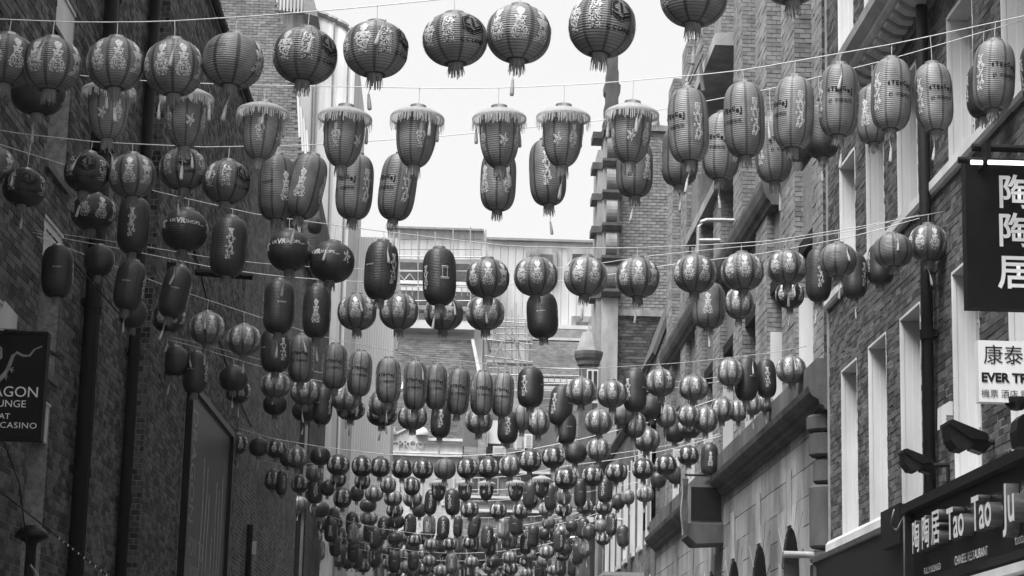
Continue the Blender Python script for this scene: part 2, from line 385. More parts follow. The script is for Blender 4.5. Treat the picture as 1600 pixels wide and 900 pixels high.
# end face of the thicker wall, facing the camera
FE = Frame(FL.p(S1 - 0.004, -0.22, 0), LN, -LD)
brick_wall(wm, FE, 0.0, 0.225, 2.55, ROOF - 0.05, [], M['brick_l'], n=0.0, most=10, seed=9, BL=0.112)
for i, h in enumerate(lh):
    u0, u1, z0, z1 = h
    wb = MB()
    wb.box(FL, u0 + 0.002, u0 + 0.05, -0.62, -0.5, z0, z1); wb.box(FL, u1 - 0.05, u1 - 0.002, -0.62, -0.5, z0, z1)
    wb.box(FL, u0 + 0.05, u1 - 0.05, -0.62, -0.5, z0, z0 + 0.07); wb.box(FL, u0 + 0.05, u1 - 0.05, -0.62, -0.5, z1 - 0.09, z1 - 0.03)
    zc = (z0 + z1) / 2; wb.box(FL, u0 + 0.05, u1 - 0.05, -0.6, -0.52, zc - 0.03, zc + 0.03)
    w = wb.build('window', M['white_d'], lb)
    MB().box(FL, u0 + 0.05, u1 - 0.05, -0.58, -0.56, z0 + 0.07, z1 - 0.09).build('pane', M['glass'], w)
    MB().box(FL, u0 + 0.004, u1 - 0.004, -0.88, -0.216, z1 - 0.028, z1 - 0.003).build('soffit', M['white'], w)
    MB().box(FL, u0 + 0.006, u1 - 0.006, -0.27, -0.235, z1 - (.42 if i != 3 else .6), z1 - 0.03).build('blind', M['white'], w)
    MB().box(FL, u0 - 0.05, u1 + 0.05, -0.6, -0.17, z0 - 0.075, z0 - 0.001).build('sill', M['stone_d'], w)
MB().box(FL, 6, 51.05, -0.95, 0.06, ROOF + 0.001, ROOF + 0.10).build('coping', M['stone'], lb)
gt = MB().tube([FL.p(20, 0.10, ROOF - 0.09), FL.p(51, 0.10, ROOF - 0.09)], 0.065, 8).build('gutter', M['black_m'], lb)
# heavy pipes
def drainpipe(F, u, n, z0, z1, r, label, step=1.9, group=None, rr=0.012):
    t = thing('drainpipe', F.p(u, n, z0), label, 'drainpipe', group)
    MB().tube([F.p(u, n, z0), F.p(u, n, z1)], r, 14).build('pipe', M['black_m'], t, smooth=True)
    z = z0 + 0.7
    while z < z1:
        c = MB().tube([F.p(u, n, z - 0.05), F.p(u, n, z + 0.05)], r + 0.016, 14)
        c.box(F, u - r - 0.05, u + r + 0.05, n - r - 0.03, n - r + 0.01, z - 0.03, z + 0.03)
        c.build('collar', M['black_m'], t); z += step
    return t
drainpipe(FL, 23.75, -0.10, 0, 12.6, 0.085, 'thick black drainpipe on the dark brick wall, left of the pair')
t = drainpipe(FL, 24.15, -0.12, 0, 12.4, 0.05, 'thin black pipe running close beside the thick left drainpipe')
drainpipe(FL, 26.95, -0.12, 0, 12.6, 0.075, 'thick black drainpipe in the corner of the left brick wall')
hp = thing('rain_hopper', FL.p(23.75, -0.1, 8.2), 'black rainwater hopper box on the left drainpipe', 'hopper')
MB().prism(Frame(FL.p(23.75, -0.1, 0), LD, LN), [(-.11, 8.2), (.11, 8.2), (.17, 8.5), (-.17, 8.5)], -0.11, 0.13).build('hopper_box', M['black_m'], hp)
MB().box(FL, 23.56, 23.94, -0.219, 0.05, 8.5, 8.54).build('rim', M['black_m'], hp)
# poster board
pb = thing('poster_board', FL.p(33.8, 0, 3.5), 'tall framed dark poster board on the left brick wall', 'poster')
po = MB().box(FL, 31.2, 36.5, 0.012, 0.05, 2.4, 6.62).build('poster_sheet', M['poster'], pb)
fr = MB(); fr.box(FL, 31.1, 31.2, 0.004, 0.11, 2.3, 6.72); fr.box(FL, 36.5, 36.6, 0.004, 0.11, 2.3, 6.72); fr.box(FL, 31.2, 36.5, 0.004, 0.11, 6.62, 6.72); fr.box(FL, 31.2, 36.5, 0.004, 0.11, 2.3, 2.4)
fr.build('frame', M['black'], pb)
vp = put_text('DRAGON', FL, 31.9, 0.055, 5.6, 0.5, M['letter_d'], pb)
vp_c = vp.data
for v in vp_c.vertices:      # vertical strip of lettering reads down the edge of the board
    d = Vector(v.co) - FL.p(31.9, 0.055, 5.6); u = d.dot(LD); z = d.z
    v.co = FL.p(31.85 + z * 1.5, 0.056, 5.55 - u * 0.8)
put_text('HOW TO', FL, 32.6, 0.056, 4.35, 0.42, M['letter_d'], pb, sx=1.0)
put_text('MOVIE', FL, 32.6, 0.056, 3.98, 0.30, M['letter_d'], pb, sx=1.2)
vd = MB()
rn = random.Random(4)
for i in range(7):
    u = 33.2 + i * 0.42 + rn.uniform(-.1, .1); zt = 6.0 - rn.uniform(0, 1.6)
    vd.tube([FL.p(u + 0.05 * math.sin(j * .9 + i), 0.052, zt - j * 0.35) for j in range(6)], 0.012, 4)
vd.build('streak_print', M['letter_d'], pb)
# dark lamp post and dome lamp at the lower left
lp = thing('street_lamp', FL.p(21.0, 0.6, 0), 'dark dome-headed street lamp at the lower left in front of the brick wall', 'street lamp')
c0 = at(50, 835, 20.5)
MB().tube([(c0.x, c0.y, 0), (c0.x, c0.y, c0.z - 0.06)], 0.07, 10, r2=0.05).build('post', M['black_m'], lp)
MB().lathe([(0.001, 0.09), (0.06, 0.085), (0.12, 0.05), (0.16, 0.0), (0.165, -0.03), (0.06, -0.08), (0.05, -0.12)], 20, c0).build('lamp_head', M['black'], lp, smooth=True)
lp2 = thing('sign_post', at(390, 900, 40), 'slim black post with a small white plate by the left wall', 'post')
a = at(391, 820, 40); MB().tube([(a.x, a.y, 0), a], 0.06, 10).build('post', M['black_m'], lp2)
x0, x1, z0, z1 = pxr(394, 846, 400, 866, 40); MB().box(FW, x0, x1, -40.05, -39.97, z0, z1).build('plate', M['white'], lp2)
# floodlight arm on left wall behind lanterns, and a bracket
ab = thing('wall_bracket', FL.p(25.5, 0, 8), 'black bracket arm sticking out of the left brick wall', 'bracket')
q = MB(); q.tube([at(305, 425, 27.5), at(395, 432, 27.5)], 0.05, 8); q.box(FW, at(262, 420, 27.5).x, at(276, 420, 27.5).x, -27.7, -27.4, at(270, 455, 27.5).z, at(270, 412, 27.5).z)
q.build('arm', M['black_m'], ab)
# white banner flags near left edge
for (px, py, w, h, Y, lab) in ((12, 492, 30, 44, 17.5, 'plain white window blind box on the left wall above the black sign'),):
    x0, x1, z0, z1 = pxr(px - w / 2, py - h / 2, px + w / 2, py + h / 2, Y)
    tag(MB().prism(front(Y), [(x0, z0), (x1, z0), (x1, z1 - 0.12), (x0 + .05, z1)], -0.02, 0.02).build('white_board', M['white_d']), lab, 'board')
# loose cables on the left wall
def cable(pts, r, label, cat='cable', m='cable', group=None, name='support_cable'):
    o = MB().tube(pts, r, 5).build(name, M[m], smooth=True); return tag(o, label, cat, group)
cable([FL.p(30.8, 0.02, 8.7), FL.p(33.0, 0.02, 8.2), FL.p(36.5, 0.02, 7.6), FL.p(40.0, 0.02, 7.3)], 0.012, 'thin black wire clipped along the left wall above the poster', m='black_m', name='wall_wire')
cable([at(190, 495, 23.8), at(30, 310, 21), at(22, 330, 20.8)], 0.01, 'thin black wire slanting down the left wall beside the sign', m='black_m', name='wall_wire')
for i, pts in enumerate(([(-20, 620), (60, 730), (130, 870), (175, 905)], [(20, 680), (110, 790), (165, 880), (190, 905)])):
    pp = [at(x, y, 17 + 0.3 * j) for j, (x, y) in enumerate(([(-20, 770 - 150), (30, 855 - 100), (46, 880), (60, 900)], [(-10, 760), (60, 815), (110, 855), (175, 905)])[i])]
    t = thing('fairy_light_string', pp[0], ('steeper' if i == 0 else 'longer') + ' string of tiny fairy lights at the bottom left corner', 'light string', 'fairy lights')
    MB().tube(pp, 0.006, 5).build('wire', M['black_m'], t)
    q = MB()
    for j in range(6 + 4 * i):
        f = 0.55 + j * 0.045 if i else 0.72 + j * 0.05
        f = min(f, 0.98) * (len(pp) - 1); k = int(f); p = pp[k].lerp(pp[min(k + 1, 3)], f - k)
        q.lathe([(0.001, 0.010), (0.007, 0.003), (0.006, -0.006), (0.001, -0.01)], 6, p)
    b = q.build('bulb', M['letter'], t); b['kind'] = 'stuff'

# black projecting sign at the left
sg = thing('hanging_sign', (-3.9, 19, 4), 'black projecting sign with pale lettering at the left edge', 'sign')
SY = 19.0; x0, x1, z0, z1 = pxr(-52, 522, 64, 682, SY)
MB().box(FW, x0, x1, -SY - 0.1, -SY, z0, z1).build('board', M['black'], sg)
q = MB(); q.box(FW, x1, x1 + 0.035, -SY - 0.12, -SY + 0.02, z0 - .03, z1 + .03); q.box(FW, x0 - 0.03, x0, -SY - 0.12, -SY + 0.02, z0 - .03, z1 + .03)
q.box(FW, x0, x1, -SY - 0.12, -SY + 0.02, z1, z1 + 0.03); q.box(FW, x0, x1, -SY - 0.12, -SY + 0.02, z0 - 0.03, z0); q.build('frame', M['black_m'], sg)
FS = front(SY)
def px_text(s, px, py, Y, hpx, m, parent, align='RIGHT', bold=0.0, sx=1.0, ex=0.0, off=0.006, space=1.0):
    p = at(px, py, Y); return put_text(s, front(Y), p.x, off, p.z, hpx / 0.72 * Y / FPX, m, parent, extrude=ex, bold=bold, align=align, sx=sx, space=space)
px_text('DRAGON', 61, 614, SY, 17, M['letter'], sg, sx=1.02)
px_text('LOUNGE', 41, 632, SY, 11.5, M['letter'], sg, sx=1.05)
px_text('AT', 16, 651, SY, 9, M['letter'], sg, sx=1.1)
px_text('THE CASINO', 58, 666, SY, 9.5, M['letter'], sg, sx=1.12, space=1.1)
q = MB()
q.tube([at(x, y, SY - 0.012) for x, y in ((-8, 600), (6, 586), (14, 572), (20, 556), (26, 551), (36, 556), (46, 556), (54, 546), (66, 541))], 0.022, 6, r2=0.006)
for bx, by in ((7, 588), (16, 577)):
    for dx, dy in ((5, -3), (6, 2), (3, 6)):
        q.tube([at(bx, by, SY - 0.012), at(bx + dx, by + dy, SY - 0.012)], 0.008, 4, r2=0.003)
q.tube([at(-8, 535, SY - .012), at(2, 545, SY - .012), at(2, 558, SY - .012), at(-6, 566, SY - .012)], 0.01, 5)
q.build('ornament', M['letter_d'], sg)
MB().tube([at(70, 545, SY), at(90, 556, SY + .6)], 0.02, 6).build('bracket', M['black_m'], sg)

# ------------------------------------------------------------------ RIGHT brick building
rb = thing('brick_building', (6, 20, 0), 'brick building with white-painted windows at the right foreground', 'building')
U0, U1 = 13.0, 27.05
wY = [(25.2, 26.2), (23.5, 24.5), (21.77, 22.76), (19.34, 20.37), (17.35, 18.3), (15.3, 16.3)]
rh = []
for (a, b) in wY:
    rh += [(a, b, 4.22, 6.3), (a, b, 7.42, 8.96), (a, b, 10.2, 11.9)]
wr = wall_cells(FR, U0, U1, 0, 12.6, rh, -0.5, 0.0).build('wall', M['mortar_r'], rb)
brick_wall(wr, FR, 15.0, U1, 3.9, 12.6, rh, M['brick_r'], n=0.0, most=300, seed=8, proud=.004)
for (a, b, c, d) in rh:
    q = MB()
    q.box(FR, a + .003, a + .03, -0.40, 0.004, c, d); q.box(FR, b - .03, b - .003, -0.40, 0.012, c, d); q.box(FR, a + .03, b - .03, -0.40, 0.012, d - .03, d - .002)
    q.box(FR, b - .042, b - .031, -.20, -.125, c + .02, d - .04); q.box(FR, b - .05, b - .043, -.20, -.16, c + .04, d - .05); q.box(FR, b - .036, b - .031, -.03, .005, c, d - .04)
    w = q.build('window', M['white'], rb)
    q = MB(); q.box(FR, a + .03, a + .09, -0.27, -0.20, c, d - .03); q.box(FR, b - .09, b - .03, -0.27, -0.20, c, d - .03); q.box(FR, a + .09, b - .09, -.27, -.2, c, c + .08); q.box(FR, a + .09, b - .09, -.27, -.2, d - .1, d - .03)
    zc = (c + d) / 2; q.box(FR, a + .09, b - .09, -.26, -.21, zc - .03, zc + .03)
    q.box(FR, (a + b) / 2 - .012, (a + b) / 2 + .012, -.25, -.215, c + .08, zc - .03); q.box(FR, (a + b) / 2 - .012, (a + b) / 2 + .012, -.25, -.215, zc + .03, d - .1)
    q.box(FR, a + .09, b - .09, -.25, -.215, (c + zc) / 2, (c + zc) / 2 + .022); q.box(FR, a + .09, b - .09, -.25, -.215, (d + zc) / 2, (d + zc) / 2 + .022)
    q.build('sash', M['white'], w)
    MB().box(FR, a + .09, b - .09, -.24, -.23, c + .08, d - .1).build('pane', M['glass'], w)
    if c > 9: MB().box(FR, a - .06, b + .06, -.3, .07, c - .09, c - .002).build('sill', M['white'], w)
MB().profile(FR, [(-.3, 4.06), (.07, 4.06), (.07, 4.17), (.04, 4.215), (-.3, 4.215)], 22.9, 27.04).build('sill_band', M['white'], rb)
q = MB().profile(FR, [(-.1, 7.26), (.05, 7.26), (.07, 7.3), (.07, 7.39), (-.1, 7.415)], 14, 27.04); q.build('sill_band', M['white'], rb)
# modillion cornice
cz = 9.45
q = MB().profile(FR, [(0.009, cz), (.33, cz), (.36, cz + .04), (.36, cz + .1), (.46, cz + .16), (.48, cz + .24), (.009, cz + .30)], 13, 24.3); q.build('cornice', M['white_d'], rb)
q = MB().profile(FR, [(0.009, cz - .14), (.05, cz - .14), (.07, cz - .003), (.009, cz - .003)], 13, 24.3); q.build('bed_moulding', M['stone'], rb)
u = 24.1
while u > 14.5:
    o = MB().profile(FR, [(.072, cz - .12), (.2, cz - .11), (.30, cz - .05), (.31, cz - .003), (.072, cz - .003)], u - .16, u).build('modillion', M['white_d'], rb); u -= .30
drainpipe(FR, 21.05, 0.10, 0.2, 12.6, 0.062, 'black drainpipe on the right brick wall beside the alarm box', 2.45)
MB().box(FR, U1 - .02, U1 + .004, -.5, .03, 0, 12.6).build('corner_strip', M['lead'], rb)

# shop fascia
sf = thing('shop_sign', (4.7, 18, 3.2), 'black restaurant fascia with raised metal lettering at the lower right', 'shop sign')
FX = Frame((4.75, 0, 0), (0, 1, 0), (-1, 0, 0))
MB().box(FX, 13.0, 21.15, -.236, 0, 3.27, 3.98).build('fascia_board', M['black'], sf)
q = MB(); q.box(FX, 13.0, 21.3, -.22, .10, 3.98, 4.07); q.box(FX, 21.15, 21.28, -.236, .08, 3.2, 3.98); q.box(FX, 13.0, 21.15, -.2, .07, 3.2, 3.268)
q.build('frame', M['black_m'], sf)
MB().box(FX, 13.2, 21.2, -.21, .02, 4.072, 4.10).build('lead_flashing', M['lead'], sf)
for s, u, z, sz, b in (('陶', 20.55, 3.66, .36, .008), ('陶', 20.13, 3.67, .36, .008), ('居', 19.72, 3.68, .38, .008), ('Tao', 18.95, 3.66, .44, .012), ('Tao', 18.02, 3.66, .46, .012), ('Ju', 17.12, 3.64, .5, .014)):
    put_text(s, FX, u, 0.062, z, sz * .93, M['sign_w'], sf, extrude=0.055, bold=b * .45, flip=True, name='raised_letter')
put_text('FULLY LICENSED', FX, 20.35, 0.006, 3.36, .085, M['letter'], sf, flip=True, sx=1.1)
put_text('CHINESE RESTAURANT', FX, 18.85, 0.006, 3.36, .115, M['letter'], sf, flip=True, sx=1.0)
put_text('taotaoju.co.uk', FX, 17.0, 0.006, 3.37, .13, M['letter'], sf, flip=True, sx=1.0)
MB().box(FR, 21.9, 22.85, .01, .23, 3.75, 4.16).build('end_box', M['black'], sf)
cable([FX.p(21.5, .12, 4.05), FX.p(21.6, .14, 3.9), FX.p(21.4, .12, 3.83), FX.p(21.2, .09, 3.95), FX.p(21.2, .09, 3.2)], .008, 'loose cable looping at the end of the black fascia', m='letter_d', name='loose_cable')
sf2 = thing('restaurant_frontage', (4.8, 25, 0), 'plain black shop front beneath the white sill band', 'shop front')
MB().box(FR, 21.9, 27.9, .01, .12, 2.2, 3.98).build('panel', M['black'], sf2)
MB().profile(FR, [(.01, 3.98), (.16, 3.98), (.18, 4.03), (.01, 4.055)], 21.9, 27.6).build('top_moulding', M['lead'], sf2)
rl = at(1224, 866, 27.5); re = at(1278, 866, 27.5)
MB().tube([rl, (re.x, 27.5, rl.z)], 0.045, 12).build('awning_roller', M['steel'], sf2)
aw = thing('awning', (4.4, 17, 3), 'pale folded awning under the black fascia at the bottom right corner', 'awning')
MB().profile(FX, [(.02, 3.10), (.30, 2.99), (.38, 3.0), (.38, 3.07), (.30, 3.09), (.02, 3.17)], 13, 18.3).build('awning_cassette', M['white'], aw)
MB().profile(FX, [(.02, 2.86), (.42, 2.80), (.52, 2.82), (.52, 2.90), (.42, 2.91), (.02, 2.97)], 13, 17.2).build('awning_bar', M['white_d'], aw)
# floodlights
for k, (px, py, Y, lab) in enumerate(((1432, 722, 20.6, 'lower black hooded floodlight above the restaurant fascia, left one'), (1508, 684, 18.9, 'upper black hooded floodlight nearer the pale travel sign'))):
    c = at(px, py, Y); s = 1.0 if k == 0 else 1.22
    fl = thing('floodlight', c, lab, 'floodlight', 'hooded floodlights over the fascia')
    Fq = Frame((c.x, Y, c.z), (1, 0, 0), (0, -1, 0))
    P = lambda L: [(x * s, z * s) for x, z in L]
    MB().prism(Fq, P([(-.155, .105), (-.12, .115), (.13, .02), (.15, -.02), (.02, -.03), (-.155, .085)]), -.14 * s, .14 * s).build('hood', M['black'], fl)
    q = MB(); q.prism(Fq, P([(-.15, .082), (.02, -.032), (.03, -.075), (-.02, -.105), (-.09, -.095), (-.135, -.03)]), -.12 * s, .12 * s); q.build('lens', M['black_m'], fl)
    MB().prism(Fq, P([(.02, -.03), (.15, -.02), (.18, -.06), (.12, -.12), (.03, -.09)]), -.07 * s, .07 * s).build('gear_box', M['black'], fl)
    q = MB(); q.tube([(c.x + .13 * s, Y, c.z - .03 * s), (c.x + .33 * s, Y, c.z - .02 * s)], .022 * s, 8); q.tube([(c.x + .31 * s, Y, c.z - .02 * s), (c.x + .31 * s, Y - .0, c.z - .17 * s), (4.95, Y, c.z - .2 * s)], .016 * s, 8)
    q.build('arm', M['black_m'], fl)
bs = thing('black_lamp', at(1592, 675, 16), 'rounded black lamp housing cut by the right edge', 'lamp')
c = at(1598, 676, 16); q = MB(); q.prism(Frame((c.x, 16, c.z), (1, 0, 0), (0, -1, 0)), [(-.06, -.12), (.2, -.12), (.2, .13), (-.02, .13), (-.06, .09), (-.075, 0)], -.1, .1); q.build('housing', M['black'], bs)
MB().tube([c, (5.0, 16, c.z - .05)], .02, 8).build('arm', M['black_m'], bs)
# alarm box
al = thing('alarm_box', FR.p(20.95, .1, 5), 'small white alarm box with louvres on the right brick wall', 'alarm box')
c = at(1479, 650, 20.5); Fq = Frame((c.x, 20.5, c.z), (1, 0, 0), (0, -1, 0))
MB().prism(Fq, [(-.065, -.13), (.07, -.13), (.07, .13), (.02, .14), (-.06, .09)], -.12, .06).build('case', M['white'], al)
for k in range(5): MB().box(Fq, -.02, .06, .061, .068, -.11 + k * .025, -.098 + k * .025).build('louvre', M['lead'], al)
MB().box(Frame((0, 20.5, c.z), (1, 0, 0), (0, -1, 0)), c.x + .07, 4.999, -.08, .02, -.05, .05).build('mounting', M['white_d'], al)

# projecting black sign with three characters
ks = thing('hanging_sign', (4.6, 16.7, 5), 'black projecting sign with three large white Chinese characters', 'sign')
KY = 16.7; x0, x1, z0, z1 = pxr(1512, 256, 1668, 481, KY)
MB().box(FW, x0, x1, -KY - .12, -KY, z0, z1).build('board', M['black'], ks)
q = MB(); q.box(FW, x0 - .012, x0, -KY - .125, -KY + .008, z0 - .012, z1 + .012); q.box(FW, x0, x1, -KY - .125, -KY + .008, z0 - .012, z0); q.build('frame', M['black_m'], ks)
for s, py in (('陶', 302), ('陶', 362), ('居', 427)):
    px_text(s, 1558, py + 1, KY, 43, M['letter'], ks, align='LEFT', bold=.005, off=.006)
q = MB(); a = at(1497, 250, KY - .25); q.tube([a, (5.0, a.y, a.z)], .028, 8); a = at(1519, 230, KY - .1); q.tube([a, (5.0, a.y, a.z)], .034, 8)
for px in (1541, 1640):
    a = at(px, 254, KY - .2); b = at(px, 228, KY - .1); q.box(FW, a.x - .02, a.x + .02, -KY - .0, -KY + .28, a.z - .02, b.z)
q.build('bracket', M['black_m'], ks)
for s, e in ((1517, 1535), (1544, 1660)):
    MB().tube([at(s, 253.5, KY - .3), at(e, 253.5 + (e - s) * .03, KY - .3)], .019, 8).build('light_tube', M['tube'], ks)
# pale travel sign
ev = thing('hanging_sign', (4.3, 15.6, 4), 'pale projecting travel agency sign with dark lettering', 'sign')
EY = 15.6; x0, x1, z0, z1 = pxr(1529, 534, 1700, 630, EY)
MB().box(FW, x0, x1, -EY - .1, -EY, z0, z1).build('board', M['sign_w'], ev)
px_text('康泰旅', 1536, 556, EY, 24, M['ink'], ev, align='LEFT', off=.005, sx=.98)
px_text('EVER TRAVEL', 1533, 590, EY, 14.5, M['ink'], ev, align='LEFT', bold=.004, off=.005, sx=1.0)
px_text('機票 酒店 跟團', 1533, 615.5, EY, 10.2, M['ink'], ev, align='LEFT', off=.005, sx=.98)
MB().box(FW, x1, 5.0, -EY - .06, -EY - .02, z1 - .1, z1 - .05).build('bracket', M['black_m'], ev)
MB().lathe([(0.001, -.07), (.05, -.06), (.085, -.02), (.09, .0), (.09, .03)], 16, at(1588, 628, EY + .05)).build('dome_lamp', M['black'], ev, smooth=True)

# ------------------------------------------------------------------ RIGHT stone building
sb = thing('stone_building', (6, 38, 0), 'stone-fronted building with arched base and tall piers on the right', 'building')
A0, A1 = 27.1, 49.2
ARC = [30.2 + 2.93 * k for k in range(6)]
AH = 0.8; SP = 3.9
back = MB(); back.box(FR, A0, A1, -1.2, -1.1, 0, 6.0)
edges = [A0] + [v for a in ARC for v in (a - AH, a + AH)] + [A1]
for i in range(0, len(edges), 2): back.box(FR, edges[i], edges[i + 1], -1.1, -.03, 0, 5.95)
for a in ARC:
    n = 14
    for j in range(n):
        t0, t1 = math.pi * j / n, math.pi * (j + 1) / n
        back.prism(FR, [(a + AH * math.cos(t0), SP + AH * math.sin(t0)), (a + AH * math.cos(t0), 5.95), (a + AH * math.cos(t1), 5.95), (a + AH * math.cos(t1), SP + AH * math.sin(t1))], -1.1, -.03)
base = back.build('wall', M['stone_d'], sb)
for a in ARC: MB().box(FR, a - AH, a + AH, -1.099, -.9, 0, SP + AH).build('shade_panel', M['dark'], sb)  # black sheet inside each arch, its shade put into the colour
AW, AT = AH + .28, SP + AH + .30
for a in ARC:      # voussoirs and jamb stones round each arch
    nv = 9
    def outer(t):
        c, s_ = math.cos(t), math.sin(t); k_ = min(AW / max(abs(c), 1e-6), (AT - SP) / max(s_, 1e-6)); return (a + k_ * c, SP + k_ * s_)
    for j in range(nv):
        t0, t1 = math.pi * j / nv + .012, math.pi * (j + 1) / nv - .012; mid = [t0 + (t1 - t0) * q_ / 4 for q_ in range(5)]
        ot = [outer(t) for t in mid]
        for cn in (math.atan2(AT - SP, AW), math.pi - math.atan2(AT - SP, AW)):
            if t0 < cn < t1: ot = sorted(ot + [outer(cn)], key=lambda p: math.atan2(p[1] - SP, p[0] - a))
        pol_ = [(a + (AH + .002) * math.cos(t), SP + (AH + .002) * math.sin(t)) for t in reversed(mid)] + ot
        MB().prism(FR, pol_, -.028, .006 + .003 * (j % 2)).build('voussoir', M['stone'], base)
    zz = 1.82
    while zz < SP - .01:
        z2 = min(zz + .375, SP)
        for e0, e1 in ((a - AW, a - AH), (a + AH, a + AW)): MB().box(FR, e0 + .007, e1 - .001, -.028, .004, zz + .007, z2 - .007).build('jamb_stone', M['stone'], base)
        zz = z2
# ashlar blocks cut round the arches
bh = .375
def clip_arch(u0, u1, z0, z1):
    for a in ARC:
        if u1 > a - AW and u0 < a + AW and z0 < AT - .05:
            res = []
            if u0 < a - AW - .04: res.append((u0, min(u1, a - AW)))
            if u1 > a + AW + .04: res.append((max(u0, a + AW), u1))
            return res
    return [(u0, u1)]
bh = (AT - 1.82) / 8
z = 1.82 ; k = 0; rn = random.Random(3)
while z < 5.93:
    u = A0 + .9 + (.55 if k % 2 else 0) - 1.1
    while u < A1:
        for (s, e) in clip_arch(max(u, A0 + .72), min(u + 1.1, A1), z, z + bh):
            if e - s > .08:
                pr = rn.uniform(-.003, .004)
                MB().box(FR, s + .007, e - .007, -.028, .0 + pr, z + .007, min(z + bh, 5.945) - .007).build('stone_block', M['stone'], base)
        u += 1.1
    z += bh; k += 1
for a in ARC:      # flat shafts rising from each keystone
    MB().box(FR, a - .17, a + .17, .010, .035, AT - .28, 5.52).build('keystone', M['stone'], sb)
# base cornice
def cornice_prof(z): return [(-.2, z), (.05, z), (.07, z + .05), (.12, z + .07), (.14, z + .13), (.22, z + .17), (.25, z + .22), (.27, z + .3), (-.2, z + .3)]
MB().profile(FR, cornice_prof(5.95), A0, A1).build('cornice', M['stone_d'], sb)
MB().box(FR, A0, A1, -.2, .16, 6.252, 6.62).build('parapet', M['stone_d'], sb)
# banded half column at the near end
q = MB(); F0 = FR.p(A0 + .42, -.03, 0)
for z0, z1, r in ((0, 3.6, .22), (3.6, 4.15, .18), (4.17, 5.0, .22), (5.02, 5.35, .17), (5.37, 5.7, .22), (5.7, 5.93, .25)):
    MB().lathe([(.01, z0), (r - .03, z0), (r, z0 + .03), (r, z1 - .04), (r - .03, z1 - .01), (.01, z1 - .01)], 20, F0, a0=math.pi * .5, a1=math.pi * 1.5, closed=False).build('column_drum', M['stone_d'], sb, smooth=False)
# piers and bays
PIER = [(27.15, 27.4)] + [(a, a + w) for a, w in ((28.35, 1.15), (31.05, 1.2), (33.9, 1.15), (36.6, 1.0))][:0]
PF = [(27.45, 28.2), (29.7, 30.85), (32.35, 33.5), (35.1, 36.15), (37.9, 38.9), (40.7, 41.7), (43.4, 44.4), (46.2, 47.2)]
TOP = 16.5
lg = (36.2, 42.6, 11.9, 13.95)
bayw = wall_cells(FR, A0, 47.25, 6.62, TOP, [(a[1], b[0], 6.7, 8.75) for a, b in zip(PF[:-1], PF[1:])] + [(a[1] + .25, b[0] - .25, 10.9, 13.6) for a, b in zip(PF[:3], PF[1:4])] + [lg], -.9, -.32).build('wall', M['brick_rt'], sb)
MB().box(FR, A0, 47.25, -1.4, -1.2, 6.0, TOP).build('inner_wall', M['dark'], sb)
MB().box(FR, 47.25, A1, -.9, -.05, 6.62, 9.9).build('end_wall', M['brick_rt'], sb)
for i, (a, b) in enumerate(PF):
    segs = [(6.62, 9.86), (10.32, TOP)]
    if lg[0] - .2 < (a + b) / 2 < lg[1] + .2: segs = [(6.62, 9.86), (10.32, 11.68), (14.2, TOP)]
    for s, e in segs:
        o = MB().box(FR, a + .002, b, -.319, 0, s, e).build('pier', M['stone_p'], sb)
        brick_wall(o, FR, a + .002, b, s + .02, e - .02, [], M['brick_p'], n=0.002, most=(24 if i < 4 else 0), proud=.006, seed=60 + i, BL=.3, BH=.12)
        brick_wall(o, Frame(FR.p(a, -.32, 0), (-1, 0, 0), (0, -1, 0)), 0.0, .32, s, e, [], M['brick_b'] if i > 0 else M['brick_r'], n=0.0, most=(30 if i < 4 else 0), BL=.16, seed=20 + i)
for a, b in zip(PF[:-1], PF[1:]):     # bay windows between piers
    u0, u1 = a[1], b[0]
    w = MB(); w.box(FR, u1 - .10, u1 - .003, -.85, -.05, 6.64, 7.95); w.box(FR, u0 + .003, u0 + .08, -.8, -.3, 6.64, 8.7); w.box(FR, u0 + .08, u1 - .1, -.8, -.7, 6.64, 6.75)  # upper jamb's shade is shaped in: white lining covers only the lower part
    w.box(FR, (u0 + u1) / 2 - .04, (u0 + u1) / 2 + .04, -.78, -.7, 6.75, 8.7)
    w = w.build('window', M['white'], sb)
    MB().box(FR, u0 + .08, u1 - .1, -.76, -.74, 6.75, 8.7).build('pane', M['glass'], w)
    MB().box(FR, u0 + .01, u1 - .01, -.7, -.05, 8.55, 8.74).build('roller_box', M['black_m'], w)
    MB().box(FR, u0 + .003, u1 - .003, -.318, -.12, 8.752, 9.86).build('spandrel_panel', M['stone_p'], sb)
for a, b in zip(PF[:3], PF[1:4]):
    u0, u1 = a[1] + .25, b[0] - .25
    w = MB(); w.box(FR, u1 - .08, u1 - .003, -.6, -.31, 10.92, 13.58); w.box(FR, u0 + .003, u0 + .08, -.6, -.31, 10.92, 13.58); w.box(FR, u0 + .08, u1 - .08, -.6, -.5, 12.2, 12.3)
    w = w.build('window', M['white_d'], sb); MB().box(FR, u0 + .08, u1 - .08, -.56, -.54, 10.92, 13.58).build('pane', M['glass'], w)
MB().profile(FR, [(-.4, 9.862), (.03, 9.862), (.05, 9.92), (.1, 9.97), (.14, 10.06), (.17, 10.2), (.17, 10.27), (-.4, 10.318)], A0 + 4.6, 47.3).build('cornice', M['stone_d'], sb)
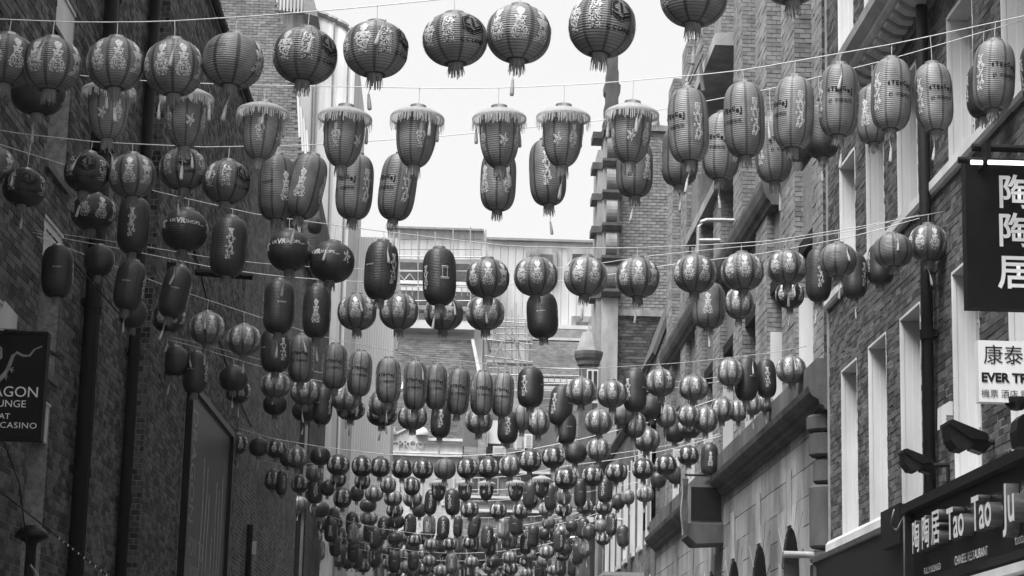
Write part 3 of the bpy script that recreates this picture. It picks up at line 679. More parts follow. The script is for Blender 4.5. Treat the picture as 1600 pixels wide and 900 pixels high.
# loggia
q = MB(); q.box(FR, lg[0], lg[1], -.318, .34, 13.952, 14.18); q.box(FR, lg[0], lg[1], -.318, .12, 11.7, 11.898); q.build('loggia_slab', M['stone'], sb)
MB().box(FR, lg[0] + .01, lg[1] - .01, -1.19, -1.15, 11.9, 13.95).build('shade_panel', M['dark'], sb)  # near-black backing paints the shade of the recess
for u in (lg[0] + .3, lg[1] - .5):
    dx_ = 0 if u < 40 else 14
    MB().tube([at(1096, 70 + dx_, 37.4), at(1074 - dx_ * .3, 128 + dx_, 37.4)], .045, 6).build('strut', M['stone'], sb)
    if u < 40: MB().tube([at(1090, 76, 37.6), at(1099, 142, 37.6)], .04, 6).build('strut', M['stone'], sb)
MB().box(FR, lg[1] - 1.3, lg[1] - .2, -.3, .02, 11.9, 12.9).build('pilaster', M['stone_p'], sb)
# projecting dark box sign with wedge foot
bx = thing('box_sign', (4.7, 37.7, 5), 'dark projecting box on a wedge bracket at the stone cornice', 'box sign')
x0, x1, z0, z1 = pxr(1077, 757, 1120, 818, 37.4)
MB().box(FW, x0, 5.0, -38.3, -37.4, z0, z1).build('box', M['lead'], bx)
q = MB(); q.box(FW, x0 + .03, 4.96, -37.4, -37.38, z0 + .05, z1 - .05); q.build('front_panel', M['black_m'], bx)
MB().prism(front(37.4), [(x0 - .03, z0 - .003), (5.0, z0 - .003), (5.0, z0 - .33), (x0 + .12, z0 - .36), (x0 - .03, z0 - .22)], -.95, .03).build('bracket', M['stone_d'], bx)
fg = thing('flag', (4.1, 37.9, 5), 'dark furled flag hanging beside the dark projecting box', 'flag')
q = MB()
for i in range(9):
    a = at(1064 + 1.5 * math.sin(i), 748 + i * 11, 37.2); b = at(1073 + math.cos(i * 1.3), 748 + i * 11, 37.3)
    q.v += [tuple(a), tuple(b)]
for i in range(8): q.f.append((2 * i, 2 * i + 1, 2 * i + 3, 2 * i + 2)); q.mi.append(0)
f_ = q.build('cloth', M['lead'], fg); md = f_.modifiers.new('thick', 'SOLIDIFY'); md.thickness = .03
MB().tube([at(1070, 742, 37.3), (5.0, 37.3, at(1070, 742, 37.3).z)], .02, 6).build('pole', M['black_m'], fg)
# gooseneck bracket lamp on the piers
gl = thing('bracket_lamp', (4.8, 36, 10), 'pale steel double-arm bracket fixed to the stone piers', 'bracket')
q = MB(); q.tube([at(1134, 344, 36), at(1104, 344, 36), at(1096, 347, 36), at(1092, 354, 36), at(1091, 398, 36)], .04, 8); q.tube([at(1125, 376, 36), at(1092, 376, 36)], .045, 8)
q.build('arm', M['steel'], gl); MB().tube([at(1078, 395, 36.1), at(1079, 375, 36.1), at(1086, 362, 36.1), at(1091, 366, 36)], .02, 6).build('cable', M['black_m'], gl)
MB().tube([at(1134, 344, 36), at(1134, 344, 36) + Vector((.35, 0, 0))], .035, 8).build('mount', M['steel'], gl)

# ------------------------------------------------------------------ right, further on
r2 = thing('brick_building', (6, 56, 0), 'far brick building with a row of white-framed windows beyond the stone front', 'building')
hs = [(50.4 + 2.1 * k, 51.5 + 2.1 * k, 6.4, 8.9) for k in range(9)] + [(50.4 + 2.1 * k, 51.5 + 2.1 * k, 3.2, 5.5) for k in range(9)]
MB  # noqa
w2 = wall_cells(FR, 49.3, 70, 0, 9.8, hs, -.6, 0).build('wall', M['brick_rt'], r2)
for a, b, c, d in hs:
    q = MB(); q.box(FR, b - .05, b - .003, -.5, .03, c, d); q.box(FR, a + .003, a + .05, -.5, .03, c, d); q.box(FR, a, b, -.3, .06, c - .12, c - .003)
    w = q.build('window', M['white'], r2); MB().box(FR, a + .05, b - .05, -.3, -.28, c, d).build('pane', M['glass'], w)
MB().profile(FR, [(-.6, 9.802), (.05, 9.802), (.14, 9.95), (.14, 10.02), (-.6, 10.05)], 49.3, 70).build('cornice', M['stone_d'], r2)
F2 = front(49.35)
MB().prism(F2, [(5.0, 9.8), (5.0, 10.6), (5.55, 12.1), (6.5, 12.2), (6.5, 6.7), (5.0, 6.7)], -3.0, 0).build('gable', M['brick_ft'], r2)
MB().prism(F2, [(4.95, 10.6), (5.5, 12.12), (6.5, 12.22), (6.5, 12.36), (5.44, 12.26), (4.88, 10.68)], -3.05, .06).build('coping', M['stone_d'], r2)
MB().box(front(50.5), 5.7, 7.5, -2, 0, 12, 13.5).build('stack', M['brick_ft'], r2)

tw = thing('corner_tower', (6, 66, 0), 'grey brick tower with scrolled stone pilaster rising above the far end', 'tower')
TY = 66.0; x0, x1, z0, z1 = pxr(962, 205, 1046, 900, TY)
x0 = at(962, 400, TY).x; x1 = at(1060, 400, TY).x; zt = at(1000, 205, TY).z; zb = at(1000, 485, TY).z
tb = MB().box(FW, x0, x1, -TY - 5, -TY - .02, 0, zt).build('wall', M['mortar_b'], tw)
brick_wall(tb, Frame((0, TY + .02, 0), (1, 0, 0), (0, -1, 0)), x0, x1, zb, zt, [], M['brick_b'], n=0, most=290, BL=.27, BH=.105, joint=.018, proud=.02, seed=31)
brick_wall(tb, Frame((0, TY + .02, 0), (1, 0, 0), (0, -1, 0)), x0, x1, 8, zb - .2, [], M['brick_r'], n=0, most=0, BL=.27, BH=.105, joint=.018, proud=.02, seed=32)
MB().box(FW, x0, x1 + .02, -TY - .02, -TY + .10, zb - .2, zb + .0).build('string_course', M['stone'], tw)
MB().prism(FW, [(x0, zt + .002), (x1, zt + .002), (x1, zt + .15), (at(1031, 200, TY).x, zt + .2), (at(1028, 190, TY).x, zt + .4), (at(1025, 200, TY).x, zt + .2), (x0, zt + .12)], -TY - .6, -TY + .1).build('coping', M['stone'], tw)
xa, xb = at(941, 400, TY).x, at(966, 400, TY).x
MB().box(FW, xa, xb - .003, -TY - 1.2, -TY + .25, 0, zt - .1).build('pilaster', M['stone'], tw)
MB().box(FW, xa - .16, xa - .003, -TY - 2.2, -TY - .3, 0, at(935, 230, TY).z).build('return_wall', M['stone'], tw)
zc = [at(955, y, TY).z for y in (465, 413, 362, 311, 262, 214)]
for i, zz in enumerate(zc):
    MB().profile(Frame((0, TY, 0), (1, 0, 0), (0, -1, 0)), [(.0, zz - .05), (.36, zz - .05), (.5, zz + .1), (.5, zz + .19), (.0, zz + .22)], xa - .05, xb + .07).build('cap_moulding', M['stone_d'], tw)
    MB().box(FW, xa - .34, xa - .003, -TY - 1.2, -TY - .25, zz + .02, zz + .24).build('side_moulding', M['stone_d'], tw)
    if i < 5:
        zm = (zz + zc[i + 1]) / 2 + .08; hh = (zc[i + 1] - zz) / 2 - .18
        prof = [(.25 + .24 * math.sin(t), zm - hh * math.cos(t)) for t in [math.pi * j / 10 for j in range(11)]]
        MB().profile(Frame((0, TY, 0), (1, 0, 0), (0, -1, 0)), prof + [(.2, zm + hh), (.2, zm - hh)], xa + .08, xb - .08).build('scroll', M['stone'], tw, smooth=False)
xm = (xa + xb) / 2
q = []
for (y, h) in ((214, .32), (204, .34), (200, .27), (190, .29), (186, .22), (172, .25), (164, .25), (160, .20), (146, .20), (142, .26), (132, .27), (128, .20), (112, .20), (106, .17), (84, .17), (50, .16)):
    q.append((h, at(955, y, TY).z))
for (h0, a), (h1, b) in zip(q[:-1], q[1:]):
    MB().prism(front(TY), [(xm - h0, a), (xm + h0, a), (xm + h1, b), (xm - h1, b)], -.6, -.05).build('finial_stage', M['stone_d'], tw)
# dome turret
tr = thing('domed_turret', (4.6, 64, 0), 'small stone turret with pointed lead dome below the tower', 'turret')
c = at(920, 560, 64); zt = at(920, 545, 64).z; za = at(925, 500, 64).z; cx = at(922, 545, 64).x
hw = (at(946, 550, 64).x - at(896, 550, 64).x) / 2 * .86
def octo(prof, name, m): MB().lathe(prof, 8, (cx, 64.6, 0), a0=math.pi / 8, a1=2 * math.pi + math.pi / 8).build(name, m, tr)
octo([(hw * 1.02, zt), (hw * .78, zt + .3), (hw * .5, zt + .62), (hw * .22, za - .3), (hw * .08, za - .1), (.001, za + .05)], 'dome', M['lead'])
octo([(hw * .85, zt - .42), (hw * .88, zt - .3), (hw * 1.02, zt - .22), (hw * 1.1, zt - .1), (hw * 1.1, zt - .003), (.001, zt - .003)], 'cornice', M['stone_d'])
octo([(hw * .72, 0), (hw * .72, zt - .42)], 'wall', M['stone_d'])
x0, x1, z0, z1 = pxr(917, 578, 934, 600, 63.8)
w = MB(); w.box(FW, x0, x1, -63.9, -63.7, z0 - .6, z1); w = w.build('window', M['white'], tr)
for k in range(2): MB().box(FW, x0 + .03 + k * (x1 - x0) / 2, x0 + (k + 1) * (x1 - x0) / 2 - .03, -63.7, -63.68, z0 - .5, z1 - .05).build('pane', M['glass'], w)
# gable building at centre right
gb = thing('grey_building', (4, 72, 0), 'grey building with white window frames below the turret', 'building')
x0, x1, z0, z1 = pxr(893, 605, 1000, 900, 72)
MB().box(FW, x0, x1 + 1, -80, -72, 0, z1).build('wall', M['brick_ft'], gb)
for (a, b, c_, d) in ((905, 655, 917, 700), (932, 640, 945, 700), (960, 665, 972, 720), (980, 665, 990, 720), (905, 790, 930, 815), (912, 860, 930, 896), (896, 720, 910, 745), (940, 730, 960, 760)):
    X0, X1, Z0, Z1 = pxr(a, b, c_, d, 71.9)
    w = MB(); w.box(FW, X0, X1, -71.98, -71.85, Z0, Z0 + .1); w.box(FW, X0, X1, -71.98, -71.85, Z1 - .1, Z1); w.box(FW, X0, X0 + .08, -71.98, -71.86, Z0 + .1, Z1 - .1); w.box(FW, X1 - .08, X1, -71.98, -71.86, Z0 + .1, Z1 - .1)
    w = w.build('window', M['white'], gb); MB().box(FW, X0 + .08, X1 - .08, -71.97, -71.9, Z0 + .1, Z1 - .1).build('pane', M['glass_p'], w)
sl = thing('bracket_lamp', (4, 58, 7), 'thin white gooseneck lamp arm in the far right distance', 'street lamp')
q = MB(); q.tube([at(882, 832, 58), at(890, 822, 58), at(900, 818, 58), at(942, 811, 58)], .04, 6); q.tube([at(880, 841, 58), at(898, 840, 58)], .05, 6); q.tube([at(942, 811, 58), Vector((5.0, 58, at(942, 811, 58).z))], .03, 6); q.build('arm', M['steel'], sl)
X0, X1, Z0, Z1 = pxr(908, 808, 927, 816, 58); MB().box(FW, X0, X1, -58.1, -57.9, Z0, Z1).build('lamp_head', M['white'], sl)
X0, X1, Z0, Z1 = pxr(942, 894, 1016, 900, 52)
ca = thing('canopy', (X1, 52, Z0), 'thin pale flat canopy at the bottom right of the distant lanterns', 'canopy')
MB().box(FW, X0, X1, -54, -52, Z0, Z1).build('canopy_slab', M['steel'], ca); MB().box(FW, X1, 5.0, -52.2, -52.1, Z0 + .02, Z1).build('bracket', M['steel'], ca)

# ------------------------------------------------------------------ brick tower block, sheeted building and far buildings (left and centre)
TB = 56.0
bt = thing('brick_building', (-6, 56, 0), 'tall mid-grey brick block rising behind the left roofline', 'building')
def zx(px, py): p = at(px, py, TB); return (p.x, p.z)
pol = [zx(286, 600), zx(286, -60), zx(418, -60), zx(430, 0), zx(444, 50), zx(456, 130), zx(470, 230), zx(480, 330), zx(484, 600)]
bw_ = MB().prism(Frame((0, TB, 0), (1, 0, 0), (0, -1, 0)), pol, -6, -.02).build('wall', M['mortar_b'], bt)
def inpoly(u, z):
    c = False; n = len(pol)
    for i in range(n):
        (x1_, y1_), (x2_, y2_) = pol[i], pol[(i + 1) % n]
        if (y1_ > z) != (y2_ > z) and u < (x2_ - x1_) * (z - y1_) / (y2_ - y1_) + x1_: c = not c
    return c
brick_wall(bw_, Frame((0, TB + .02, 0), (1, 0, 0), (0, -1, 0)), pol[0][0], pol[8][0], pol[0][1], pol[1][1], [], M['brick_b'], n=0, keep=inpoly, most=290, BL=.235, BH=.08, joint=.012, proud=.02, seed=41)
MB().prism(Frame((0, TB - .05, 0), (1, 0, 0), (0, -1, 0)), [zx(329, -60), zx(329, 5), zx(345, 55), zx(352, 50), zx(338, 0), zx(338, -60)], -.1, .05).build('flashing', M['stone'], bt)
fe = thing('fire_escape', (-5, 50, 12), 'black iron fire escape bars above the left roofline', 'fire escape')
q = MB()
for a, b in (((303, -20), (300, 25)), ((312, -20), (338, 60)), ((336, -20), (333, 58)), ((338, 0), (354, 50)), ((318, 0), (306, 30)), ((380, 130), (392, 165)), ((312, 8), (345, 5))):
    q.tube([at(*a, 50), at(*b, 50)], .07, 6)
q.build('bar', M['black_m'], fe)['kind'] = 'stuff'
q = MB(); pbox(q, 300, -20, 310, 22, 50.2, .1); q.build('panel', M['black_m'], fe)
rp = thing('roof_plant', (-4, 60, 22), 'louvred plant box on the roof at the top left', 'roof plant')
for k in range(9):
    q = MB(); pbox(q, 426 + k * 5.5, -10, 429 + k * 5.5, 14 + k * .8, 61, .2); q.build('louvre', M['white_d'], rp)
q = MB(); pbox(q, 424, -30, 476, 13, 61.4, 2); q.build('housing', M['lead'], rp)
F6 = front(60.5)
q = MB(); q.prism(F6, [(at(474, -30, 60.5).x, at(474, -30, 60.5).z), (at(484, -30, 60.5).x, at(474, -30, 60.5).z), (at(497, 26, 60.5).x, at(497, 26, 60.5).z), (at(474, 20, 60.5).x, at(474, 20, 60.5).z)], -1.5, 0); q.build('screen', M['lead'], rp)

sh = thing('sheeted_building', (-2, 62, 0), 'building wrapped in white vertical sheeting behind the left lanterns', 'building')
SYY = 62.0
q = MB(); n = 46; topc = [(430, 10), (455, 12), (480, 17), (510, 27), (535, 39), (550, 50), (556, 54)]
def topy(px):
    for (a, ya), (b, yb) in zip(topc[:-1], topc[1:]):
        if px <= b: return ya + (yb - ya) * (px - a) / (b - a)
    return 54
rn = random.Random(9); pts = []
for i in range(n + 1):
    px = 432 + (556 - 432) * i / n; p = at(px, topy(px), SYY); p.y += .018 * math.sin(i * 1.1) + rn.uniform(-.012, .012); pts.append(p)
    q.v += [(p.x, p.y, p.z), (p.x + .0, p.y, 0)]
for i in range(n): q.f.append((2 * i, 2 * i + 2, 2 * i + 3, 2 * i + 1)); q.mi.append(0)
s0 = q.build('sheeting', M['sheet'], sh); md = s0.modifiers.new('thick', 'SOLIDIFY'); md.thickness = .04
q = MB().tube([p + Vector((0, -.08, .03)) for p in pts], .09, 6).build('top_rail', M['lead'], sh)
for px in (492, 497, 522, 545):
    MB().tube([at(px, topy(px) + 3, SYY - .15), (at(px, 400, SYY - .15).x, SYY - .15, 0)], .03, 5).build('scaffold_pole', M['steel'], sh)
MB().box(FW, pts[0].x, pts[-1].x, -SYY - 9, -SYY - .4, 0, at(555, 56, SYY).z).build('wall', M['white_d'], sh)
s2 = thing('sheeted_building', (-2, 70, 0), 'lower grey-white ribbed hoarding right of the tall white sheeting', 'hoarding')
q = MB(); x0, x1, z0, z1 = pxr(548, 370, 612, 900, 70); n = 34
for i in range(n + 1):
    x = x0 + (x1 - x0) * i / n; y = 70 + (.012 if i % 2 else 0); q.v += [(x, y, z1 - .02 * (i % 3)), (x, y, 0)]
for i in range(n): q.f.append((2 * i, 2 * i + 2, 2 * i + 3, 2 * i + 1)); q.mi.append(0)
s_ = q.build('ribbed_sheet', M['sheet'], s2); md = s_.modifiers.new('thick', 'SOLIDIFY'); md.thickness = .03
MB().box(FW, x0, x1, -74, -70.3, 0, z1 - .3).build('frame', M['pale_wall'], s2)
# dark corner strips at the end of the left wall
cb = thing('corner_building', (-3.7, 53, 0), 'narrow dark building edge with pipes at the end of the left wall', 'building')
x0, x1, z0, z1 = pxr(440, 300, 500, 900, 53); X0 = at(440, 600, 53).x; X1 = at(487, 600, 53).x
MB().box(FW, X0 - .6, X1, -60, -53, 0, z1).build('wall', M['brick_fd'], cb)
for k, (a, w, m_) in enumerate(((.12, .1, 'black'), (.30, .07, 'stone'), (.42, .05, 'black'), (.54, .09, 'stone'), (.70, .12, 'black'), (.86, .06, 'stone_d'))):
    xx = X0 + (X1 - X0) * a; MB().box(FW, xx, xx + w * 1.2, -53, -52.9 + .01 * k, 0, z1 - .5 - k * .4).build('strip', M[m_], cb)
MB().lathe([(.001, .2), (.14, .16), (.2, 0), (.14, -.16), (.001, -.2)], 14, at(492, 354, 52.7)).build('finial', M['black_m'], cb, smooth=True)
wv = thing('slatted_screen', (-3.5, 57, 17), 'tall pale slats at the edge of the brick block', 'screen')
for k in range(4):
    a = at(466 + k * 4.5, 150 + k * 18, 55.5); b = at(469 + k * 5.0, 215 + k * 22, 55.5)
    MB().tube([a, b], .05, 5).build('slat', M['white'], wv)

# far centre: cladding block
fb = thing('rooftop_block', (0, 100, 0), 'pale panel-clad rooftop block in the centre distance', 'building')
CY = 100.0
bk = MB(); pbox(bk, 607, 358, 752, 900, CY + .3, 14); bk.build('wall', M['pale_wall'], fb)
for i in range(12):
    for j in range(3):
        a = 607 + i * 12.1; y = 358 + j * 16; q = MB(); pbox(q, a + .4, y + .4, a + 11.6, y + 15.5, CY + .25, .2); q.build('panel', M['clad'], fb)
q = MB(); pbox(q, 605, 355, 756, 358, CY - .1, 3); q.build('parapet', M['lead'], fb)
# dark terrace band beneath the cladding, with rails
for (a, b, c_, d, m_) in ((607, 406, 752, 411, 'lead'), (607, 411, 752, 438, 'slate'), (607, 439, 752, 445, 'pale_wall'), (607, 448, 752, 455, 'clad'), (607, 456, 752, 476, 'slate'), (607, 477, 752, 484, 'lead'), (604, 500, 740, 512, 'clad')):
    q = MB(); pbox(q, a, b, c_, d, CY - .6, .9); q.build('terrace_band', M[m_], fb)
sc = thing('scaffolding', (3, 97, 0), 'scaffold tubes and platforms in front of the far pale buildings', 'scaffolding')
rn = random.Random(12); SYC = 97.0
for px in (624, 653, 680, 708, 735, 759, 770, 789, 806, 823):
    MB().tube([at(px, (360 if px < 760 else 470) + rn.uniform(-6, 6), SYC), at(px + 1, 660, SYC)], .03, 5).build('standard', M['steel'], sc)
for (a, ya, b, yb) in ((600, 400, 760, 402), (600, 424, 752, 424), (600, 447, 752, 449), (640, 470, 752, 470), (755, 500, 830, 506), (755, 530, 832, 538), (757, 556, 832, 566), (760, 585, 940, 588), (757, 610, 935, 612), (830, 575, 945, 577), (830, 600, 945, 600)):
    MB().tube([at(a, ya, SYC - .1), at(b, yb, SYC - .1)], .03, 5).build('ledger', M['steel'], sc)
for (a, ya, b, yb) in ((770, 480, 806, 540), (806, 500, 770, 560), (789, 545, 825, 590), (770, 560, 800, 610), (623, 428, 632, 438), (632, 438, 640, 428), (640, 428, 648, 438), (790, 520, 824, 545)):
    MB().tube([at(a, ya, SYC - .2), at(b, yb, SYC - .2)], .03, 5).build('brace', M['steel'], sc)
for (a, b, c_, d) in ((760, 527, 830, 531), (760, 563, 832, 567), (768, 595, 800, 612)):
    q = MB(); pbox(q, a, b, c_, d, SYC + .3, 1.0); q.build('platform', M['white_d'], sc)
for k in range(16):
    px = 606 + k * 9.6; MB().tube([at(px, 447, SYC + .6), at(px, 462, SYC + .6)], .022, 4).build('guard_rail_post', M['steel'], sc)
for k in range(7):
    px = 768 + k * 10.5; MB().tube([at(px, 484 + (k % 3) * 9, SYC + .5), at(px + .4, 618, SYC + .5)], .03, 5).build('standard', M['steel'], sc)
for y in (497, 512, 521, 546, 575, 598):
    MB().tube([at(764, y, SYC + .3), at(838, y + 1.5, SYC + .3)], .028, 5).build('ledger', M['steel'], sc)
for k in range(5):
    MB().tube([at(766 + k * 14, 500 + (k % 2) * 40, SYC + .2), at(784 + k * 12, 540 + (k % 2) * 45, SYC + .2)], .028, 5).build('brace', M['steel'], sc)
for k in range(12):
    px = 838 + k * 9.5; MB().tube([at(px, 576, SYC), at(px, 602, SYC)], .02, 4).build('guard_rail_post', M['steel'], sc)
fp = thing('pale_building', (6, 104, 0), 'long pale panelled building right of the rooftop block', 'building')
PY = 104.0
q = MB(); pbox(q, 753, 376, 950, 900, PY + .3, 12); q.build('wall', M['pale_wall'], fp)
for i in range(16):
    a = 757 + i * 12; q = MB(); pbox(q, a + .4, 378, a + 11.6, 510, PY + .25, .15); q.build('panel', M['clad'], fp)
q = MB(); pbox(q, 755, 373, 945, 376.5, PY, 2); q.build('parapet', M['lead'], fp)
for (a, b, c_, d) in ((822, 388, 870, 432), (887, 388, 934, 432), (893, 494, 928, 532), (830, 545, 858, 585)):
    q = MB(); pbox(q, a, b, c_, d, PY - .05, .3); w = q.build('window', M['stone'], fp)
    q = MB(); pbox(q, a + 7, b + 9, c_ - 7, d, PY - .1, .06); q.build('pane', M['slate'] if b < 540 else M['white'], w)
for (b, d, m_) in ((508, 514, 'clad'), (515, 528, 'lead'), (528, 532, 'white_d'), (534, 590, 'brick_ft'), (592, 598, 'clad'), (604, 610, 'clad'), (612, 900, 'brick_ft')):
    q = MB(); pbox(q, 826, b, 950, d, PY - .4, .5); q.build('terrace_band', M[m_], fp)
# mansard slate roof
ms = thing('slate_roof_building', (-1, 90, 0), 'building with broad dark slate mansard roof in the centre', 'building')
MY = 90.0
def mz(px, py, dy=0): p = at(px, py, MY); return (p.x, p.z)
rnq = random.Random(6)
lx0, lz0 = mz(598, 690); rx0, _ = mz(768, 690); lx1, lz1 = mz(607, 513); rx1, _ = mz(737, 513)
rf = MB(); rf.v = [(lx0, MY, lz0), (rx0, MY, lz0), (rx1, MY + 2.2, lz1), (lx1, MY + 2.2, lz1), (lx0, MY + 6, lz0), (rx0, MY + 6, lz0), (rx1, MY + 4, lz1), (lx1, MY + 4, lz1)]
rf.f = [(0, 1, 2, 3), (4, 7, 6, 5), (0, 3, 7, 4), (1, 5, 6, 2), (3, 2, 6, 7), (0, 4, 5, 1)]; rf.mi = [0] * 6
roof = rf.build('roof', M['slate'], ms)
nr = 46; q = MB()
for j in range(nr):
    f = j / nr; z = lz0 + (lz1 - lz0) * f; y = MY + 2.2 * f; xl = lx0 + (lx1 - lx0) * f; xr = rx0 + (rx1 - rx0) * f; z2 = z + (lz1 - lz0) / nr * 1.05
    x = xl - (.15 if j % 2 else 0)
    while x < xr:
        a, b = max(x, xl), min(x + .29, xr)
        if b - a > .05:
            t = rnq.uniform(.012, .026); q.add([(a, y - t, z), (b, y - t, z), (b, y + .06 - .01, z2), (a, y + .06 - .01, z2)], [(0, 1, 2, 3)])
        x += .30
o = q.build('slate', M['slate'], roof, fix=False); o['kind'] = 'stuff'
for (a, b) in (((740, 513), (771, 690)), ((603, 513), (591, 690))):
    p0 = Vector((mz(*b)[0], MY - .1, lz0)); p1 = Vector((mz(*a)[0], MY + 2.1, lz1)); MB().tube([p0, p1], .08, 6).build('hip_flashing', M['white_d'], ms)
q = MB(); pbox(q, 590, 690, 770, 900, MY + .2, 6); q.build('wall', M['pale_wall'], ms)
q = MB(); pbox(q, 603, 503, 742, 513, MY + 1.9, 2.4); q.build('parapet', M['clad'], ms)
# white pediment house
pd = thing('white_facade', (-1, 84, 0), 'white stucco front with small pediment and faint raised letters', 'building')
DY = 84.0
q = MB(); pbox(q, 578, 692, 720, 900, DY, 5); q.build('wall', M['white_d'], pd)
def dz(px, py): p = at(px, py, DY); return (p.x, p.z)
MB().prism(front(DY), [dz(610, 692), dz(610, 681), dz(620, 678), dz(638, 669.5), dz(650, 675), dz(668, 681), dz(668, 692)], -.6, .05).build('pediment', M['white_d'], pd)
MB().prism(front(DY), [dz(608, 681), dz(608, 679), dz(619, 676), dz(638, 667.5), dz(651, 673), dz(670, 679), dz(670, 681), (dz(651, 676)), dz(638, 670), dz(620, 679)], -.65, .12).build('raking_moulding', M['white'], pd)
for (a, b, c_, d, n) in ((578, 685, 609, 689, .18), (668, 685, 723, 689, .18), (576, 705, 723, 708, .16), (576, 709, 722, 712, .24), (578, 689, 720, 692, .06)):
    X0, X1, Z0, Z1 = pxr(a, b, c_, d, DY - n); MB().box(FW, X0, X1, -DY - .3, -DY + n, Z0, Z1).build('moulding', M['white'], pd)
px_text('PROU', 621, 694, DY, 12, M['white_d'], pd, align='LEFT', ex=.012, off=.075, sx=.95)
for k, (px, py, r_) in enumerate(((613, 675, .14), (660, 676, .26))):
    MB().lathe([(r_, -.12), (r_ * 1.1, 0), (r_ * .6, .16), (.001, .24)], 10, at(px, py, DY - .1)).build('finial', M['white'], pd, smooth=True)
for px in (596, 640, 690):
    X0, X1, Z0, Z1 = pxr(px, 745, px + 20, 790, DY); w = MB().box(FW, X0, X1, -DY - .1, -DY + .05, Z0, Z1).build('window', M['white'], pd)
    MB().box(FW, X0 + .08, X1 - .08, -DY + .051, -DY + .06, Z0 + .1, Z1 - .1).build('pane', M['glass_p'], w)
# dormers / chimneys between
dm = thing('dormer_house', (2, 82, 0), 'dark brick house with bright dormer windows right of the white front', 'building')
q = MB(); pbox(q, 722, 700, 895, 900, 83, 5); q.build('wall', M['brick_ft'], dm)
q = MB(); pbox(q, 724, 640, 893, 700, 84.5, 4); q.build('roof', M['slate'], dm)
for (a, b, c_, d) in ((763, 657, 783, 693), (805, 676, 820, 703), (820, 678, 832, 700), (770, 697, 790, 712)):
    X0, X1, Z0, Z1 = pxr(a, b, c_, d, 82.6); w = MB().box(FW, X0, X1, -84.6, -82.6, Z0, Z1).build('window', M['white'], dm)
    if a != 763: MB().box(FW, X0 + .06, X1 - .06, -82.6, -82.58, Z0 + .06, Z1 - .06).build('pane', M['glass_p'], w)
q = MB(); pbox(q, 748, 665, 760, 712, 82.4, 1); q.build('chimney', M['brick_ft'], dm)
for (a, b, c_, d) in ((722, 735, 860, 739), (722, 775, 850, 779), (722, 796, 850, 800)):
    q = MB(); pbox(q, a, b, c_, d, 82.8, .2); q.build('string_course', M['pale_wall'], dm)
for px in (735, 765, 800, 835, 865):
    X0, X1, Z0, Z1 = pxr(px, 745, px + 14, 772, 82.9); w = MB().box(FW, X0, X1, -83, -82.9, Z0, Z1).build('window', M['white_d'], dm); MB().box(FW, X0 + .06, X1 - .06, -82.9, -82.88, Z0 + .06, Z1 - .06).build('pane', M['glass'], w)
# white tented finial (bell-shaped) behind the middle string
tf = tag(MB().lathe([(.48, -.5), (.42, -.2), (.3, 0), (.1, .22), (.03, .3), (.03, .5)], 14, at(645, 590, 84)).build('white_cupola', M['white'], smooth=True), 'small white bell-shaped cupola behind the lettered lanterns', 'cupola')
tag(MB().tube([at(645, 602, 84), at(645, 672, 84)], .07, 8).build('mast', M['white_d']), 'pale mast carrying the small white cupola', 'mast')

# ------------------------------------------------------------------ LANTERNS
GR, GH, TR, TH = 0.21, 0.38, 0.17, 0.57
def rg(t): t = min(abs(t), 1); return .055 + (GR - .055) * (1 - t ** 2.25) ** .56
def rt(t): t = min(abs(t), 1); return .055 + (TR - .055) * (1 - t ** 3.6) ** .5
def rs(t): return .045 + (.16 - .045) * (1 - max(0, min(1, (1 - t) / 2)) ** 3.4) ** .58       # t = 1 top, -1 bottom
SHP = {'G': (rg, GH, 24), 'T': (rt, TH, 36), 'S': (rs, .40, 24)}
def body_mesh(kind, far=False):
    fn, H, ribs = SHP[kind]; prof = []; mi = []
    if far:
        for j in range(17):
            t = -math.cos(math.pi * j / 16) if kind != 'S' else -1 + 2 * j / 16; prof.append((fn(t), t * H / 2))
        mi = [0] * 16; seg = 20
    else:
        seg = 40
        for k in range(ribs):
            z0, z1 = -1 + 2 * k / ribs, -1 + 2 * (k + 1) / ribs
            for f, s in ((0.0, .985), (.14, .985), (.35, 1.0), (.8, .998)):
                t = z0 + (z1 - z0) * f; prof.append((fn(t) * s, t * H / 2)); mi.append(1 if f == 0 else 0)
        prof.append((fn(1) * .985, H / 2))
    mb = MB().lathe(prof, seg, mi=mi); return mb.mesh('lantern_body', [M['cloth'], M['rib']], smooth=True, fix=False)
BODY = {(k, f): body_mesh(k, f) for k in 'GTS' for f in (False, True)}
def surf(kind, th, z, off=.003):      # th = 0 faces the camera (-Y), positive to the right
    fn, H, _ = SHP[kind]; r = fn(z / (H / 2)) + off
    return (r * math.sin(th), -r * math.cos(th), z)
def hsh(i, j, s=0):
    x = math.sin(i * 12.9898 + j * 78.233 + s * 37.719) * 43758.5453; return x - math.floor(x)
def child(x, y, s):       # x,y in -1..1 : a chubby festival child in a patterned robe
    hx, hy = x, y - .58
    if hx * hx / .16 + hy * hy / .10 < 1: return not (hy > .12 and abs(hx) < .28) or hsh(int(x * 9), int(y * 9), s) > .7
    if abs(x) < .14 and .2 < y < .34: return True
    if -.95 < y <= .24:
        w = .62 + .22 * math.sin((y + .4) * 5 + s)
        if abs(x) < w: return hsh(int(x * 13 + 40), int(y * 21 + 40), s) > (.16 if y > -.1 else (.34 if y > -.5 else .5))
    return False
